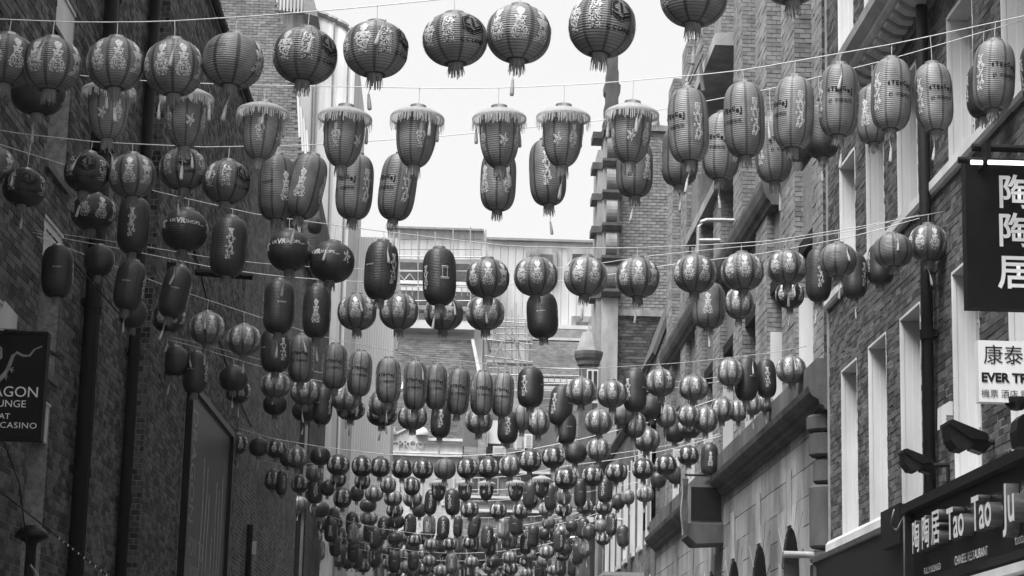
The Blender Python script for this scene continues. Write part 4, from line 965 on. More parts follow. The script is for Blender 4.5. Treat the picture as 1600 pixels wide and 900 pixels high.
def dragon(x, y, s):
    for k in range(2):
        cx = .38 * math.sin(y * 4.2 + k * 2.6 + s); 
        if abs(x - cx) < .17 + .05 * math.sin(y * 21): return hsh(int(x * 17 + 50), int(y * 31 + 50), s) > .22
    for (ax, ay, r) in ((.62, .35, .16), (-.62, .4, .15), (-.45, -.85, .2), (.55, -.6, .17), (-.6, -.2, .12)):
        d = math.hypot((x - ax), (y - ay) * 1.6)
        if r * .45 < d < r: return True
    return y > .45 and abs(x) < .34 * (1.05 - y) + .12 and hsh(int(x * 15 + 50), int(y * 30), s) > .25
def scene_(x, y, s):
    return abs(x) < .8 and abs(y) < .85 and hsh(int(x * 12 + 40), int(y * 20 + 40), s) > .62 + .1 * math.sin(y * 7)
def temple(x, y, s):
    if .62 < y < .74 and abs(x) < .62: return True
    if .48 < y < .56 and abs(x) < .78: return True
    if -.62 < y < .48 and (.42 < abs(x) < .56): return True
    if -.72 < y < -.62 and abs(x) < .85: return True
    return -.86 < y < -.78 and abs(x) < .9 and int(x * 20) % 3 != 0
def flower(x, y, s):
    a = math.atan2(y, x); r = math.hypot(x, y); return r < .55 + .3 * math.sin(a * 5 + s) and hsh(int(x * 10 + 30), int(y * 14 + 30), s) > .3
def wrap(mb, kind, fn, th, zc, hw, hh, s=0, cell=.0072, mi=0, off=.003):
    if isinstance(mb, Multi): n_ = MB(); mb.parts.append(n_); mb = n_
    R0 = SHP[kind][0](zc / (SHP[kind][1] / 2)); nx = int(2 * hw / cell); ny = int(2 * hh / cell)
    for j in range(ny):
        y0 = -hh + 2 * hh * j / ny; y1 = -hh + 2 * hh * (j + .86) / ny
        for i in range(nx):
            x0 = -hw + 2 * hw * i / nx; x1 = -hw + 2 * hw * (i + 1) / nx
            if fn((x0 + x1) / 2 / hw, (y0 + y1) / 2 / hh, s):
                mb.add([surf(kind, th + x0 / R0, zc + y0, off), surf(kind, th + x1 / R0, zc + y0, off), surf(kind, th + x1 / R0, zc + y1, off), surf(kind, th + x0 / R0, zc + y1, off)], [(0, 1, 2, 3)], mi)
def wrap_text(mb, kind, s, th, zc, size, bold=.0, sx=1.0, mi=0, slope=0.0, off=.004):
    me = text_mesh(s, size, 0, bold); R0 = SHP[kind][0](zc / (SHP[kind][1] / 2))
    vs = [surf(kind, th + v.co.x * sx / R0, zc + v.co.y + slope * v.co.x, off) for v in me.vertices]
    mb.add(vs, [tuple(p.vertices) for p in me.polygons], mi)
def wrap_poly(mb, kind, th, zc, poly, mi=0, off=.0045):     # poly in metres, subdivided fan
    R0 = SHP[kind][0](zc / (SHP[kind][1] / 2)); P = []
    n = len(poly)
    for i in range(n):
        a, b = poly[i], poly[(i + 1) % n]
        for k in range(3): P.append((a[0] + (b[0] - a[0]) * k / 3, a[1] + (b[1] - a[1]) * k / 3))
    mb.add([surf(kind, th + x / R0, zc + y, off) for x, y in P], [tuple(range(len(P)))], mi)
D = math.radians
def emblem(mb, kind, th, zc, s):
    hexa = [(s * math.sin(D(60 * k)), s * math.cos(D(60 * k))) for k in range(6)]
    for k in range(6):        # thin outline
        a, b = hexa[k], hexa[(k + 1) % 6]; i0 = (a[0] * .93, a[1] * .93); i1 = (b[0] * .93, b[1] * .93); wrap_poly(mb, kind, th, zc, [a, b, i1, i0])
    c = s * .84; h = [(c * math.sin(D(60 * k)), c * math.cos(D(60 * k))) for k in range(6)]   # 0 top,1 ur,2 lr,3 bottom,4 ll,5 ul
    L = lambda p, q, f: (p[0] + (q[0] - p[0]) * f, p[1] + (q[1] - p[1]) * f)
    g = .25
    wrap_poly(mb, kind, th, zc, [h[5], L(h[5], h[0], .75), L(h[5], h[0], .75) if 0 else (L(h[5], h[0], .75)[0], L(h[5], h[0], .75)[1] - .2 * c), (h[5][0] + .22 * c, h[5][1] - .12 * c)])
    wrap_poly(mb, kind, th, zc, [h[5], (h[5][0] + .2 * c, h[5][1] - .08 * c), (h[5][0] + .2 * c, -.12 * c), (h[5][0], -.08 * c)])
    wrap_poly(mb, kind, th, zc, [(h[5][0], -.1 * c), (-.35 * c, -.28 * c), (-.35 * c, -.1 * c), (h[5][0] + .2 * c, .0)])
    wrap_poly(mb, kind, th, zc, [h[4], (h[4][0], -.3 * c), (-.05 * c, -.68 * c), h[3]])
    wrap_poly(mb, kind, th, zc, [h[3], (.05 * c, -.66 * c), (h[2][0], -.28 * c), h[2]])
    wrap_poly(mb, kind, th, zc, [(-.12 * c, .75 * c), (.12 * c, .62 * c), (.12 * c, -.35 * c), (-.12 * c, -.3 * c)])
    wrap_poly(mb, kind, th, zc, [(.12 * c, -.35 * c), (h[2][0], .0), (h[2][0], -.18 * c), (.1 * c, -.52 * c)])
    wrap_poly(mb, kind, th, zc, [(.3 * c, .55 * c), (h[1][0], .3 * c), (h[1][0], .1 * c), (.5 * c, .28 * c)])
class Multi(MB):
    def __init__(s): super().__init__(); s.parts = []
def prints(var):
    P, I = Multi(), Multi()          # pale print, dark ink
    if var == 'Gf':
        for k, a in enumerate((-112.5, -67.5, -22.5, 22.5, 67.5, 157.5)): wrap(P, 'G', child, D(a), 0.025, .068, .135, k)
        wrap_text(I, 'G', '恭贺新禧', D(112.5), .03, .035)
    if var == 'Gp':
        for k, a in enumerate((-95, 95, 150)): wrap(P, 'G', child, D(a), 0.025, .068, .135, k + 3)
        wrap_text(I, 'G', 'www.chinatown', 0, .05, .022, sx=1.0)
    if var == 'Ge':
        emblem(I, 'G', D(22.5), .055, .09); wrap_text(I, 'G', 'C C LAND', D(22.5), -.075, .038, .0008)
        wrap(P, 'G', scene_, D(-24), .01, .05, .12, 2); wrap(I, 'G', lambda x, y, s: hsh(int(x * 9 + 30), int(y * 14 + 30), 5) > .90, D(-24), .0, .05, .11, 2, off=.0045)
        for k, a in enumerate((-67.5, -112.5, 112.5)): wrap(P, 'G', child, D(a), 0.025, .068, .135, k)
        wrap(P, 'G', scene_, D(68), .01, .05, .12, 4)
    if var == 'Gv':
        wrap_text(P, 'G', 'UK', D(-38), .048, .046, .0004); wrap_text(P, 'G', 'VR', D(-17), .048, .068, .0030); wrap_text(P, 'G', 'SHOPS', D(14), .046, .046, .0004); wrap_text(P, 'G', '.com', D(40), .035, .024)
        for k, a in enumerate((-68, 68, 160)): wrap(P, 'G', flower, D(a), .03, .052, .085, k)
    if var == 'Tt':
        for x, c, sz, dz in ((-.062, '‘', .08, .0), (-.042, 'T', .034, .004), (-.022, 'E', .036, 0), (-.003, 'n', .034, .003), (.016, 'C', .03, .008), (.036, 'e', .038, -.004), (.054, 'J', .042, -.008)):
            wrap_text(I, 'T', c, x / TR * 1.75, .045 + dz - (.03 if c == '‘' else 0), sz * 1.45, .0022)
        wrap_text(I, 'T', '℮', -.075 / TR * 1.2, -.045, .06, .0006); wrap_text(I, 'T', '中国电信', .022 / TR, -.045, .038, 0.0003)
        for k, a in enumerate((-72, 72)): wrap(P, 'T', dragon, D(a), -.01, .052, .15, k + .3, cell=.0065)
        wrap_text(I, 'T', 'TEnCeJ', D(180), .045, .04, .001)
    if var == 'Td':
        wrap(P, 'T', dragon, 0, .0, .055, .15, .5, cell=.0065); wrap(P, 'T', dragon, D(180), .0, .055, .15, .5, cell=.0065)
        for a in (90, -90): wrap_text(P, 'T', '■ 中華商會', D(a), .03, .018)
    if var == 'Tk':
        wrap(P, 'T', temple, D(14), .015, .05, .085, 0, cell=.0055); wrap(P, 'T', dragon, D(-58), -.03, .045, .12, .9, cell=.0065); wrap(P, 'T', dragon, D(120), -.0, .05, .13, .2)
    if var == 'Tc':
        wrap(P, 'T', child, 0, .0, .06, .15, 3, cell=.0065); wrap(P, 'T', child, D(180), .0, .06, .15, 4); wrap(P, 'T', child, D(80), .0, .055, .15, 1)
        wrap_text(I, 'T', '恭喜發財', D(-60), .02, .028)
    if var == 'Tp':
        wrap_text(P, 'T', '■ 中國銀行', D(5), .02, .019); 
        for a in (-85, 85): wrap(P, 'T', dragon, D(a), .0, .05, .14, a, cell=.0065)
    if var == 'S':
        for k, a in enumerate((-60, 60, 150)): wrap(P, 'S', child, D(a), .02, .045, .11, k)
        wrap(P, 'S', flower, D(12), -.02, .05, .07, 2)
    out = []
    for g in P.parts: out.append(('figure_print', g.mesh('figure_print', [M['print']], fix=False)))
    for g in I.parts: out.append(('ink_print', g.mesh('ink_print', [M['ink']], fix=False)))
    if P.v: out.append(('lettering', P.mesh('lettering', [M['print']], fix=False)))
    if I.v: out.append(('lettering', I.mesh('lettering', [M['ink']], fix=False)))
    return out
PRINTS = {v: prints(v) for v in ('Gf', 'Gp', 'Ge', 'Gv', 'Tt', 'Td', 'Tk', 'Tc', 'Tp', 'S')}
def ring_mesh():
    mb = MB().lathe([(.045, -.006), (.064, -.006), (.064, .024), (.058, .027), (.055, .006), (.046, .004)], 20)
    return mb.mesh('top_cap', [M['brass']], smooth=False, fix=False)
def frame_mesh():
    mb = MB().tube([(-.05, 0, .01), (0, 0, .026), (.05, 0, .01)], .004, 5); mb.lathe([(.001, .0), (.05, -.002)], 16)
    return mb.mesh('inner_wire', [M['cap_dark']], fix=False)
CAP, WIR = ring_mesh(), frame_mesh()
def fringe_mesh(seed, n=34, L=.085, r=.05):
    rn = random.Random(seed); mb = MB()
    mb.lathe([(r - .004, .0), (r, -.004), (r, -.03), (r - .002, -.034)], 20)
    for i in range(n):
        t = 2 * math.pi * i / n + rn.uniform(-.05, .05); l = L * rn.uniform(.78, 1.25); w = .0042
        c, s = math.cos(t), math.sin(t); r2 = r + rn.uniform(-.004, .012); tx, ty = -s * w, c * w
        mb.add([(r * c - tx, r * s - ty, -.03), (r * c + tx, r * s + ty, -.03), (r2 * c + tx * .7, r2 * s + ty * .7, -l), (r2 * c - tx * .7, r2 * s - ty * .7, -l)], [(0, 1, 2, 3)])
    return mb.mesh('fringe', [M['thread']], fix=False)
FRG = [fringe_mesh(s) for s in range(4)]
def tassel_mesh(seed, cl=.09, tl=.12):
    rn = random.Random(seed); mb = MB(); dx = rn.uniform(-.03, .03)
    mb.tube([(0, 0, 0), (dx * .4, 0, -cl * .5), (dx, 0, -cl)], .0032, 5)
    mb.lathe([(.002, 0), (.009, -.006), (.008, -.014), (.012, -.05), (.015, -tl * .9), (.011, -tl), (.001, -tl)], 8, (dx, 0, -cl))
    return mb.mesh('tassel', [M['thread_pale']], smooth=True, fix=False)
TAS = [tassel_mesh(s) for s in range(5)]
def skirt_meshes():
    a = MB().lathe([(.05, .0), (.09, -.012), (.15, -.035), (.20, -.062), (.212, -.075)], 36)
    top = a.mesh('skirt', [M['skirt']], smooth=True, fix=False)
    rn = random.Random(3); f = MB(); n = 150
    f.lathe([(.212, -.075), (.215, -.085), (.214, -.10)], 36)
    for i in range(n):
        if rn.random() < .22: continue
        t = 2 * math.pi * i / n + rn.uniform(-.02, .02); l = .155 + rn.uniform(-.022, .026); w = .0036; c, s = math.cos(t), math.sin(t); r2 = .216 + rn.uniform(-.008, .008)
        f.add([(.213 * c + s * w, .213 * s - c * w, -.095), (.213 * c - s * w, .213 * s + c * w, -.095), (r2 * c - s * w * .8, r2 * s + c * w * .8, -l), (r2 * c + s * w * .8, r2 * s - c * w * .8, -l)], [(0, 1, 2, 3)])
    return top, f.mesh('skirt_fringe', [M['skirt']], fix=False)
SK, SKF = skirt_meshes()
ORD = ['zero', 'first', 'second', 'third', 'fourth', 'fifth', 'sixth', 'seventh', 'eighth', 'ninth', 'tenth', 'eleventh', 'twelfth', 'thirteenth', 'fourteenth', 'fifteenth', 'sixteenth', 'seventeenth', 'eighteenth', 'nineteenth', 'twentieth',
       'twenty-first', 'twenty-second', 'twenty-third', 'twenty-fourth', 'twenty-fifth', 'twenty-sixth', 'twenty-seventh', 'twenty-eighth', 'twenty-ninth', 'thirtieth', 'thirty-first', 'thirty-second', 'thirty-third', 'thirty-fourth', 'thirty-fifth', 'thirty-sixth']
KW = {'Gf': 'round lantern with pale figures', 'Gp': 'plain-fronted round lantern', 'Ge': 'round lantern with hexagonal emblem', 'Gv': 'dark round lantern with pale lettering',
      'Tt': 'tall lantern with dark brushed letters', 'Td': 'dark tall lantern with dragon print', 'Tk': 'dark tall lantern with pale temple print', 'Tc': 'tall lantern with pale child figure', 'Tp': 'dark tall lantern with small lettering', 'S': 'lantern with fringed skirt'}
NM = {'G': 'round_lantern', 'T': 'tall_lantern', 'S': 'skirted_lantern'}
rl_ = random.Random(77)
def put(name, me, parent, loc=(0, 0, 0), rz=0.0, mats=None):
    o = bpy.data.objects.new(name, me); COL.objects.link(o); o.parent = parent; o.location = loc; o.rotation_euler = (0, 0, rz)
    if mats:
        for i, m_ in enumerate(mats):
            o.material_slots[i].link = 'OBJECT'; o.material_slots[i].material = m_
    return o
def lantern(var, P, sx, sz, rot, tilt, tone, label, far, wz=None):
    k = var[0]; H = SHP[k][1]
    capz = P.z + H / 2 * sz
    hung = (wz - capz) if wz is not None else 0
    t = thing(NM[k], (P.x, P.y, capz), label, 'lantern', 'festival lanterns strung across the street', local=True)
    t.scale = (sx, sx, sz); t.rotation_euler = (rl_.uniform(-.05, .03), D(tilt), 0)
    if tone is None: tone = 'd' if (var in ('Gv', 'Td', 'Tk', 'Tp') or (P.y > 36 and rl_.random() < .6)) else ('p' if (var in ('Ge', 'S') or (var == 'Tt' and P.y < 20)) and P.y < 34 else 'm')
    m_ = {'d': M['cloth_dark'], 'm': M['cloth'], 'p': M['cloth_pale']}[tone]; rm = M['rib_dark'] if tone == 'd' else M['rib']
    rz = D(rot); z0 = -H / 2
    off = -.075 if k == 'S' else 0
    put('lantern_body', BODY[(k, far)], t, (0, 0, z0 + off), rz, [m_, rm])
    for nm, me in PRINTS[var]: put(nm, me, t, (0, 0, z0 + off), rz)
    put('top_cap', CAP, t, (0, 0, -.004))
    if not far: put('inner_wire', WIR, t, (0, 0, 0), rl_.uniform(0, 3))
    put('fringe', FRG[rl_.randrange(4)], t, (0, 0, -H + off + .004), rl_.uniform(0, 6))
    if rl_.random() < .6: put('tassel', TAS[rl_.randrange(5)], t, (rl_.uniform(-.03, .03), -.03, -H + off - .06), rl_.uniform(0, 6)).rotation_euler[1] = rl_.uniform(-.25, .25)
    if k == 'S':
        put('skirt', SK, t, (0, 0, 0)); put('skirt_fringe', SKF, t, (0, 0, 0), rl_.uniform(0, 6))
        if not far:
            for q in range(2):
                a = rl_.uniform(0, 6.28); put('tassel', TAS[q], t, (.205 * math.cos(a), .205 * math.sin(a), -.08))
    if rl_.random() < .22 and not far:      # a loose tassel blown in front of the body
        o = put('tassel', TAS[rl_.randrange(5)], t, (rl_.uniform(-.08, .08), -.19 if k == 'G' else -.16, -.04)); o.rotation_euler = (-.1, rl_.uniform(-.25, .25), 0)
    if wz is not None and 0.02 < hung < 1.2:
        c = MB().tube([(0, 0, 0), (rl_.uniform(-.006, .006), 0, hung / sz * .5), (0, 0, hung / sz)], .0032 if not far else .005, 5).mesh('hanging_cord', [M['cable']], fix=False)
        put('hanging_cord', c, t)
    return t

def interp(pts, x):
    if x <= pts[0][0]: a, b = pts[0], pts[1]
    elif x >= pts[-1][0]: a, b = pts[-2], pts[-1]
    else:
        for a, b in zip(pts[:-1], pts[1:]):
            if a[0] <= x <= b[0]: break
    return a[1] + (b[1] - a[1]) * (x - a[0]) / (b[0] - a[0])
def string(title, Yl, Yr, wire, items, far=False, dbl=False):
    xl, xr = wire[0][0], wire[-1][0]
    Yf = lambda px: Yl + (Yr - Yl) * (min(max(px, xl), xr) - xl) / (xr - xl)
    pts = []
    n = 40
    for i in range(n + 1):
        px = xl + (xr - xl) * i / n
        y = (interp(wire, px - 12) + 2 * interp(wire, px) + interp(wire, px + 12)) / 4
        pts.append(at(px, y, Yf(px)))
    r = .0042 if Yl < 30 else .007
    cable(pts, r, 'steel cable carrying the %s' % title, group='lantern cables')
    if dbl:
        cable([p + Vector((0, .12, .05 + .12 * math.sin(math.pi * i / n))) for i, p in enumerate(pts)], r * .8, 'slacker twin cable just behind the %s' % title, group='lantern cables')
    items = sorted(items, key=lambda i: i[1])
    for i, it in enumerate(items):
        var, cx, cy, w = it[:4]; h = it[4]; rot = it[5] if len(it) > 5 else rl_.choice((0, 22, -22, 12, -35)); tilt = it[6] if len(it) > 6 else rl_.uniform(-3, 3); tone = it[7] if len(it) > 7 else None
        k = var[0]; Y = Yf(cx) + (it[8] if len(it) > 8 else 0)
        P = at(cx, cy, Y); s = w * Y / FPX
        sx = s / {'G': 2 * GR, 'T': 2 * TR, 'S': .32}[k]
        el = math.atan2(P.z - CAM.z, Y)
        q_ = h * Y / FPX; hh = 2 * math.sqrt(max(1e-4, (q_ / 2) ** 2 - (.8 * s / 2 * math.sin(el)) ** 2)) / math.cos(el) if k != 'S' else q_ / math.cos(el) * .97
        if k == 'G': hh *= .92
        sz = hh / SHP[k][1] if k != 'S' else hh / .475
        sz = max(.74 * sx, min(1.25 * sx, sz))
        wz = at(cx, interp(wire, cx), Yf(cx)).z
        lab = '%s, %s from left on %s' % (KW[var], ORD[i + 1], title)
        lantern(var, P, sx, sz, rot, tilt, tone, lab, far, wz)

string('nearest lantern string', 13.8, 13.8, [(-250, 20), (0, 30), (130, 35), (250, 34), (400, 25), (550, 13), (700, -2), (900, -35), (1100, -75), (1250, -115), (1840, -230)],
 [('Gf', 12, 95, 94, 88, 10), ('Gf', 80, 102, 98, 92, 0), ('Gf', 180, 101, 92, 90, -8), ('Gf', 270, 106, 95, 96, 4), ('Gp', 366, 96, 100, 92, -30), ('Ge', 479, 88, 105, 94, 32, 3), ('Ge', 587, 78, 106, 94, 45, 0),
  ('Ge', 709, 62, 106, 90, 12, -3), ('Gf', 812, 54, 106, 98, -22, 2, 'p'), ('Ge', 944, 42, 110, 106, 8, 4), ('Gp', 1085, -6, 112, 106, 22), ('Gp', 1233, -40, 104, 104, 0)])  # paler cloth on the right-hand figure lantern stands in for sky glowing through
string('second string from front', 16, 16, [(-150, 92), (200, 125), (350, 132), (500, 135), (700, 138), (800, 137), (940, 130), (1137, 113), (1200, 103), (1400, 68), (1600, 25), (1711, 0)],
 [('Gp', 60, 146, 88, 74, 0, 0, 'd'), ('S', 168, 165, 66, 96, -20), ('S', 290, 176, 66, 98, 10), ('S', 411, 199, 64, 94, 60, 2), ('S', 539, 207, 66, 98, 40), ('S', 652, 208, 66, 98, 75, 2), ('S', 779, 208, 66, 98, 0, -2), ('S', 880, 206, 66, 98, -30), ('S', 988, 201, 66, 98, -15, 2),
  ('Tt', 1073, 197, 67, 118, -50), ('Tt', 1161, 187, 67, 118, -48, -2), ('Tt', 1242, 177, 66, 116, -62), ('Tt', 1313, 158, 65, 116, -5), ('Tt', 1394, 149, 66, 116, 18, 2), ('Tt', 1457, 152, 62, 108, 14), ('Tt', 1556, 119, 68, 112, 18, 3), ('Tp', 1622, 120, 62, 110, 0)])
string('third string from front', 18, 18, [(-53, 190), (0, 205), (150, 222), (320, 230), (500, 226), (700, 212), (940, 188), (1040, 170), (1200, 140), (1400, 90), (1597, 32)],
 [('Gp', -10, 258, 70, 60), ('Ge', 40, 294, 70, 62, 0, 4, 'd'), ('Ge', 139, 270, 73, 68, -15, 6, 'd'), ('Gf', 205, 275, 76, 74, -22), ('Ge', 284, 265, 76, 70, -10, -4, 'm'), ('Ge', 355, 285, 78, 72, 30, 2, 'm'), ('Tc', 430, 293, 60, 102, 35, -2), ('Tc', 487, 293, 60, 102, -10, 10),
  ('Tt', 556, 292, 60, 102, -30, 2), ('Tt', 627, 293, 60, 104, -42, 6), ('Tc', 779, 282, 58, 96, -50), ('Td', 853, 270, 60, 104, -5, -3, 'm'), ('Tc', 991, 264, 60, 90, 40), ('Tp', 1062, 245, 60, 92, 0, 0, 'm'), ('Tt', 1131, 229, 62, 106, -30, 3), ('Tt', 1205, 233, 60, 106, 20, -3), ('Tp', 1281, 205, 58, 86, 0), ('Tc', 1364, 180, 54, 92, -40), ('Tp', 1538, 142, 56, 88, 0)])
string('fourth string from front', 18.6, 20.7, [(-60, 205), (0, 226), (100, 257), (247, 300), (400, 335), (600, 362), (800, 385), (960, 388), (1100, 383), (1200, 377), (1340, 355), (1473, 331)],
 [('Gf', 147, 332, 72, 62, 10, 3, 'd'), ('Td', 210, 353, 52, 88, 0), ('Gv', 291, 360, 74, 70, 12, 4), ('Td', 360, 387, 58, 94, 10, 3), ('Gv', 451, 392, 70, 68, 0), ('Gv', 521, 410, 72, 68, -25, 4), ('Td', 597, 423, 54, 92, 48), ('Tk', 685, 433, 54, 90, 5, -2), ('Gf', 761, 435, 70, 66, -22, -2),
  ('Gf', 837, 432, 70, 66, 24), ('Gf', 917, 433, 70, 66, 44, 4), ('Gf', 996, 434, 70, 68, -24), ('Gf', 1087, 428, 68, 64, 0, 2), ('Gf', 1159, 425, 68, 64, 22), ('Gf', 1229, 418, 64, 58, 22), ('Gp', 1310, 407, 60, 58, -20), ('Gp', 1394, 392, 64, 58, -10), ('Gf', 1451, 380, 62, 64, 30)])
string('fifth string from front', 20.9, 21.2, [(38, 361), (205, 392), (333, 418), (420, 430), (500, 437), (620, 443), (760, 446), (900, 438), (1023, 417), (1200, 395), (1340, 368), (1473, 331)],
 [('Tp', 88, 425, 50, 82, 5), ('Gp', 155, 408, 48, 52, 0, 0, 'd'), ('Tp', 207, 447, 48, 78, -10, 6), ('Tp', 281, 458, 46, 82, 0, 10), ('Tp', 435, 480, 50, 84), ('Tc', 495, 487, 45, 82, 0, 0, 'd'), ('Gf', 557, 488, 62, 60, -25), ('Gf', 623, 487, 62, 60, -22), ('Gf', 694, 490, 62, 56, -50),
  ('Gf', 757, 489, 62, 58, 0), ('Tp', 845, 493, 50, 72, -12, -4), ('Tc', 1108, 478, 52, 72, -10), ('Gf', 1156, 474, 46, 54, 0), ('Gf', 1234, 461, 46, 46, 22, 0, 'd'), ('Td', 1280, 430, 42, 84, 0), ('Td', 1336, 432, 40, 72, 40), ('Tp', 1378, 413, 44, 66)], dbl=True)
string('sixth string from front', 21.0, 28.4, [(38, 362), (133, 398), (260, 447), (400, 494), (507, 527), (650, 556), (800, 573), (900, 577), (1067, 567), (1200, 552), (1260, 541)],
 [('Gp', 208, 490, 44, 50, 0, 0, 'd'), ('Gf', 264, 496, 54, 50, 0, 0, 'd'), ('Gf', 323, 513, 56, 54, 0), ('Gf', 380, 531, 54, 50, 0), ('Td', 428, 548, 46, 68, 40), ('Tt', 470, 561, 42, 74, 0), ('Tt', 523, 573, 40, 70, 0), ('Tt', 563, 584, 39, 70, 5), ('Tt', 606, 595, 40, 70, -5), ('Tt', 648, 602, 38, 76, 0),
  ('Tt', 682, 605, 35, 70, 0), ('Tt', 718, 612, 37, 72, 0), ('Tt', 753, 615, 36, 68, 15), ('Tt', 787, 617, 35, 68, -5), ('Td', 829, 606, 42, 62, -30), ('Gf', 908, 612, 48, 46, 0), ('Gf', 955, 616, 48, 46, 20), ('Td', 991, 611, 38, 66, -40), ('Gf', 1031, 598, 47, 46), ('Gf', 1084, 606, 48, 42), ('Gf', 1140, 582, 42, 46, -20), ('Tp', 1166, 593, 37, 68), ('Td', 1196, 592, 32, 60, 0), ('Gf', 1235, 578, 48, 46, 0)])
string('seventh string from front', 28.8, 31, [(223, 521), (300, 540), (404, 572), (500, 596), (640, 617), (800, 625), (960, 618), (1100, 600), (1215, 580)],
 [('Td', 236, 560, 34, 54, -20), ('Gp', 273, 565, 46, 50, 0, 0, 'd'), ('Tp', 306, 583, 40, 64), ('Gp', 365, 592, 46, 42, 20, 0, 'd'), ('Gf', 372, 612, 40, 38, 0, 0, 'd', .6), ('Gf', 430, 602, 47, 42, 0), ('Gp', 430, 632, 38, 36, 0, 0, 'd', .6), ('Gf', 478, 613, 47, 44, 20), ('Gp', 478, 642, 44, 36, 0, 0, 'd', .6),
  ('Tp', 506, 634, 31, 60), ('Gf', 540, 622, 46, 44, 0), ('Gf', 548, 639, 46, 38, 0, 0, 'd', .6), ('Gf', 598, 630, 46, 44, 0), ('Gf', 597, 648, 48, 38, 0, 0, 'd', .6), ('Gf', 644, 652, 46, 42, 22), ('Td', 690, 657, 32, 54, 0), ('Gf', 748, 657, 44, 44, 0), ('Td', 795, 668, 33, 50, 0), ('Gp', 815, 652, 36, 44), ('Gf', 840, 660, 37, 44, 40),
  ('Td', 880, 634, 38, 62, -40, 6), ('Tp', 886, 670, 31, 48), ('Gf', 935, 659, 44, 42, 0), ('Gp', 972, 648, 44, 36), ('Gf', 992, 664, 37, 44), ('Gp', 1018, 636, 40, 40, 0, 0, 'd'), ('Gf', 1040, 650, 34, 40), ('Gf', 1077, 650, 36, 36), ('Gf', 1103, 656, 38, 44), ('Gf', 1130, 640, 38, 40), ('Gf', 1152, 642, 30, 36), ('Gf', 1176, 632, 30, 40), ('Gf', 1196, 630, 26, 30)], dbl=True)
string('eighth string from front', 38, 36, [(343, 660), (420, 684), (500, 698), (600, 710), (700, 714), (800, 708), (900, 688), (1000, 664), (1130, 620)],
 [('Gf', 371, 694, 32, 34, 0), ('Gp', 404, 699, 32, 30), ('Gf', 432, 702, 32, 30, 60), ('Gp', 450, 716, 26, 28), ('Gf', 463, 715, 34, 36, 30), ('Gp', 500, 713, 32, 30), ('Gf', 529, 727, 36, 34), ('Gf', 565, 729, 33, 34), ('Gf', 594, 730, 33, 33, 0), ('Gf', 628, 732, 34, 34, 0), ('Gf', 660, 733, 33, 33, -22), ('Gp', 695, 733, 35, 34),
  ('Gf', 730, 732, 34, 34, -22), ('Gf', 763, 731, 34, 34, 22), ('Gf', 796, 728, 34, 36, 0), ('Gf', 829, 720, 36, 37, -22), ('Gf', 864, 715, 37, 35, -22), ('Gp', 899, 708, 37, 35), ('Gf', 936, 702, 39, 38, -10), ('Gf', 1011, 687, 42, 40, 22), ('Gp', 1054, 674, 37, 38, 0, 0, 'd'), ('Gf', 1076, 668, 42, 36, 22)])
string('ninth string from front', 43, 37, [(384, 714), (440, 726), (520, 735), (620, 744), (720, 748), (806, 744), (884, 728), (964, 718), (1040, 704), (1127, 681)],
 [('Gf', 427, 750, 28, 38, 0), ('Td', 440, 755, 18, 38, 30), ('Gp', 492, 740, 28, 28), ('Gf', 529, 748, 25, 28), ('Gf', 567, 752, 25, 28), ('Gf', 607, 758, 25, 28), ('Gf', 643, 760, 26, 30), ('S', 685, 764, 22, 34), ('S', 726, 764, 22, 34), ('S', 761, 764, 22, 32), ('S', 806, 764, 24, 34), ('S', 847, 758, 24, 36),
  ('Gf', 884, 748, 36, 36, -22), ('Gf', 926, 744, 34, 34, 0), ('Gf', 964, 738, 35, 34, 22), ('Gf', 1004, 733, 35, 34, 0), ('Gf', 1040, 727, 35, 34, 0), ('Gf', 1075, 712, 35, 32, 0), ('Tc', 1109, 718, 28, 50, 0)], far=True, dbl=True)
string('tenth string from front', 48, 44, [(400, 728), (468, 741), (560, 756), (674, 764), (780, 766), (900, 752), (1000, 734), (1095, 706)],
 [('Gf', 468, 757, 28, 28), ('Td', 492, 767, 24, 40), ('Gp', 513, 763, 22, 26), ('Gf', 535, 778, 29, 34), ('Gp', 558, 771, 22, 28), ('Gf', 584, 772, 29, 26), ('Gf', 614, 779, 29, 26), ('Gf', 645, 780, 30, 27), ('Td', 674, 785, 20, 38), ('Td', 706, 785, 24, 40), ('Td', 830, 774, 24, 42, 40), ('Tp', 860, 778, 19, 40), ('Gp', 881, 776, 24, 28), ('Tp', 906, 771, 20, 42), ('Td', 946, 766, 24, 38), ('Gp', 981, 777, 21, 25), ('Gf', 1008, 772, 29, 27), ('Gp', 1028, 750, 25, 28), ('Gp', 1056, 743, 26, 30), ('Gp', 1083, 738, 24, 30)], far=True)
string('eleventh string from front', 53, 50, [(440, 758), (520, 774), (640, 782), (760, 783), (880, 776), (1005, 752)],
 [('Gp', 467, 787, 27, 24), ('Gp', 500, 796, 31, 27), ('Gp', 575, 790, 27, 22), ('Gf', 617, 798, 27, 22), ('Gp', 655, 797, 23, 24), ('Gf', 733, 796, 29, 28, -22), ('Gf', 779, 798, 27, 27, -22), ('Gf', 814, 798, 27, 27, 0), ('Gf', 854, 796, 25, 24), ('Gf', 880, 796, 27, 24), ('Gf', 914, 792, 27, 25), ('Gf', 944, 793, 27, 25), ('Gp', 966, 784, 23, 26)], far=True)
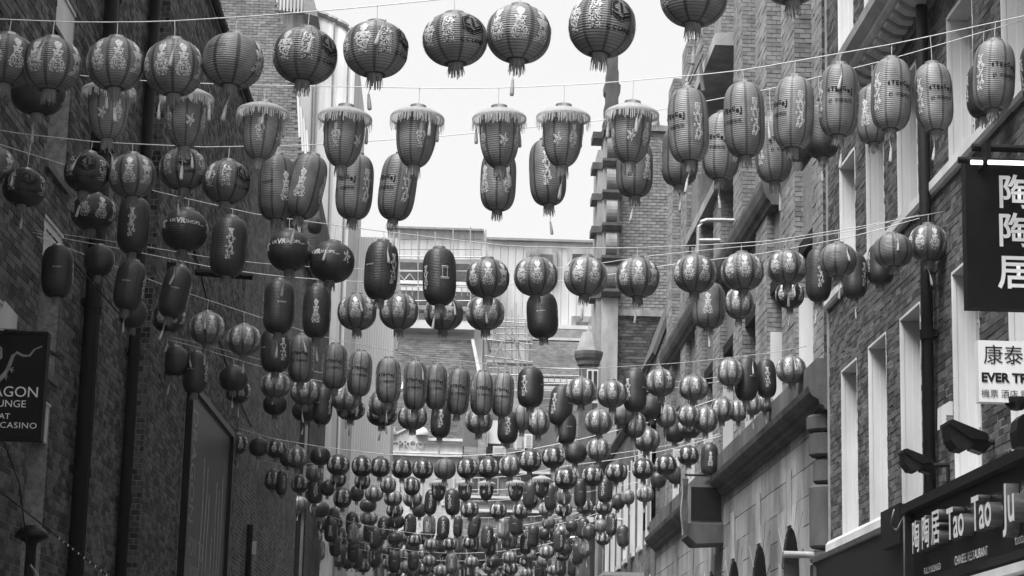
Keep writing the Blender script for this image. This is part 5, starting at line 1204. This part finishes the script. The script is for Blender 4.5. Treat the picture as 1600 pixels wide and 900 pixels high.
string('twelfth string from front', 58, 55, [(452, 794), (520, 803), (600, 806), (720, 810), (820, 808), (900, 802), (982, 786)],
 [('Gp', 464, 806, 22, 20), ('Gp', 483, 812, 24, 21), ('Gp', 503, 818, 24, 22), ('Tp', 521, 812, 20, 35), ('Td', 550, 819, 20, 36, 20), ('Gf', 576, 810, 28, 23), ('Td', 600, 826, 20, 35, 0), ('Gp', 619, 815, 26, 24), ('Td', 641, 821, 20, 34), ('Tc', 670, 823, 20, 36), ('Td', 693, 825, 20, 35), ('Tp', 716, 823, 15, 36), ('Tp', 744, 823, 19, 35, 0, 10), ('Td', 762, 839, 20, 35), ('Tc', 787, 826, 20, 32),
  ('Tp', 806, 820, 22, 33), ('Tt', 834, 838, 19, 34), ('Gp', 857, 817, 22, 21), ('Td', 873, 846, 18, 34), ('Gp', 893, 822, 20, 21), ('Gp', 921, 832, 22, 26), ('Gp', 939, 822, 20, 22), ('Td', 956, 820, 18, 34), ('Tp', 973, 838, 20, 33)], far=True, dbl=True)
# the far strings at the end of the street: hung from wall to wall
FARN = ORD[13:30]
rf_ = random.Random(5)
for si, (Y, yc) in enumerate(((57, 846), (60, 838), (63, 856), (66, 866), (69, 874), (74, 872), (79, 884), (85, 890), (92, 898), (59, 874), (62, 886), (67, 900), (72, 910))):
    xl = 680 + (-4.35 + .0165 * 51) * FPX / Y - 6; xr = 680 + 4.9 * FPX / Y; xc = (xl + xr) / 2
    rise = 42 * 60 / Y
    wf_ = lambda x: yc - 9 - rise * ((x - xc) / ((xr - xl) / 2)) ** 2
    wire = [(xl + (xr - xl) * i / 8, wf_(xl + (xr - xl) * i / 8)) for i in range(9)]
    st = .52 * FPX / Y; x = xl + st * .5; items = []
    while x < xr - st * .4:
        v = rf_.choice(('Gf', 'Gf', 'Gp', 'Td', 'Tp', 'Tc', 'Gf')); w = (1386 if v[0] == 'G' else 1122) / Y * rf_.uniform(.92, 1.08); h = w * (.9 if v[0] == 'G' else 1.68)
        items.append((v, x + rf_.uniform(-3, 3), wf_(x) + h * .5 + rf_.uniform(0, 6), w, h)); x += st * rf_.uniform(.85, 1.15)
    string(FARN[si] + ' string from front', Y, Y - 1, wire, items, far=True)

# thin city haze
hz = MB().box(FW, -960, 960, -960, 960, -1.3, 34).build('haze', mat('haze_air', .5)); hz['kind'] = 'stuff'
hm = hz.data.materials[0]; t = hm.node_tree; t.nodes.clear()
pv_ = t.nodes.new('ShaderNodeVolumePrincipled'); pv_.inputs['Color'].default_value = (.9, .9, .9, 1); pv_.inputs['Density'].default_value = 0.0003
ho = t.nodes.new('ShaderNodeOutputMaterial'); t.links.new(pv_.outputs[0], ho.inputs['Volume'])
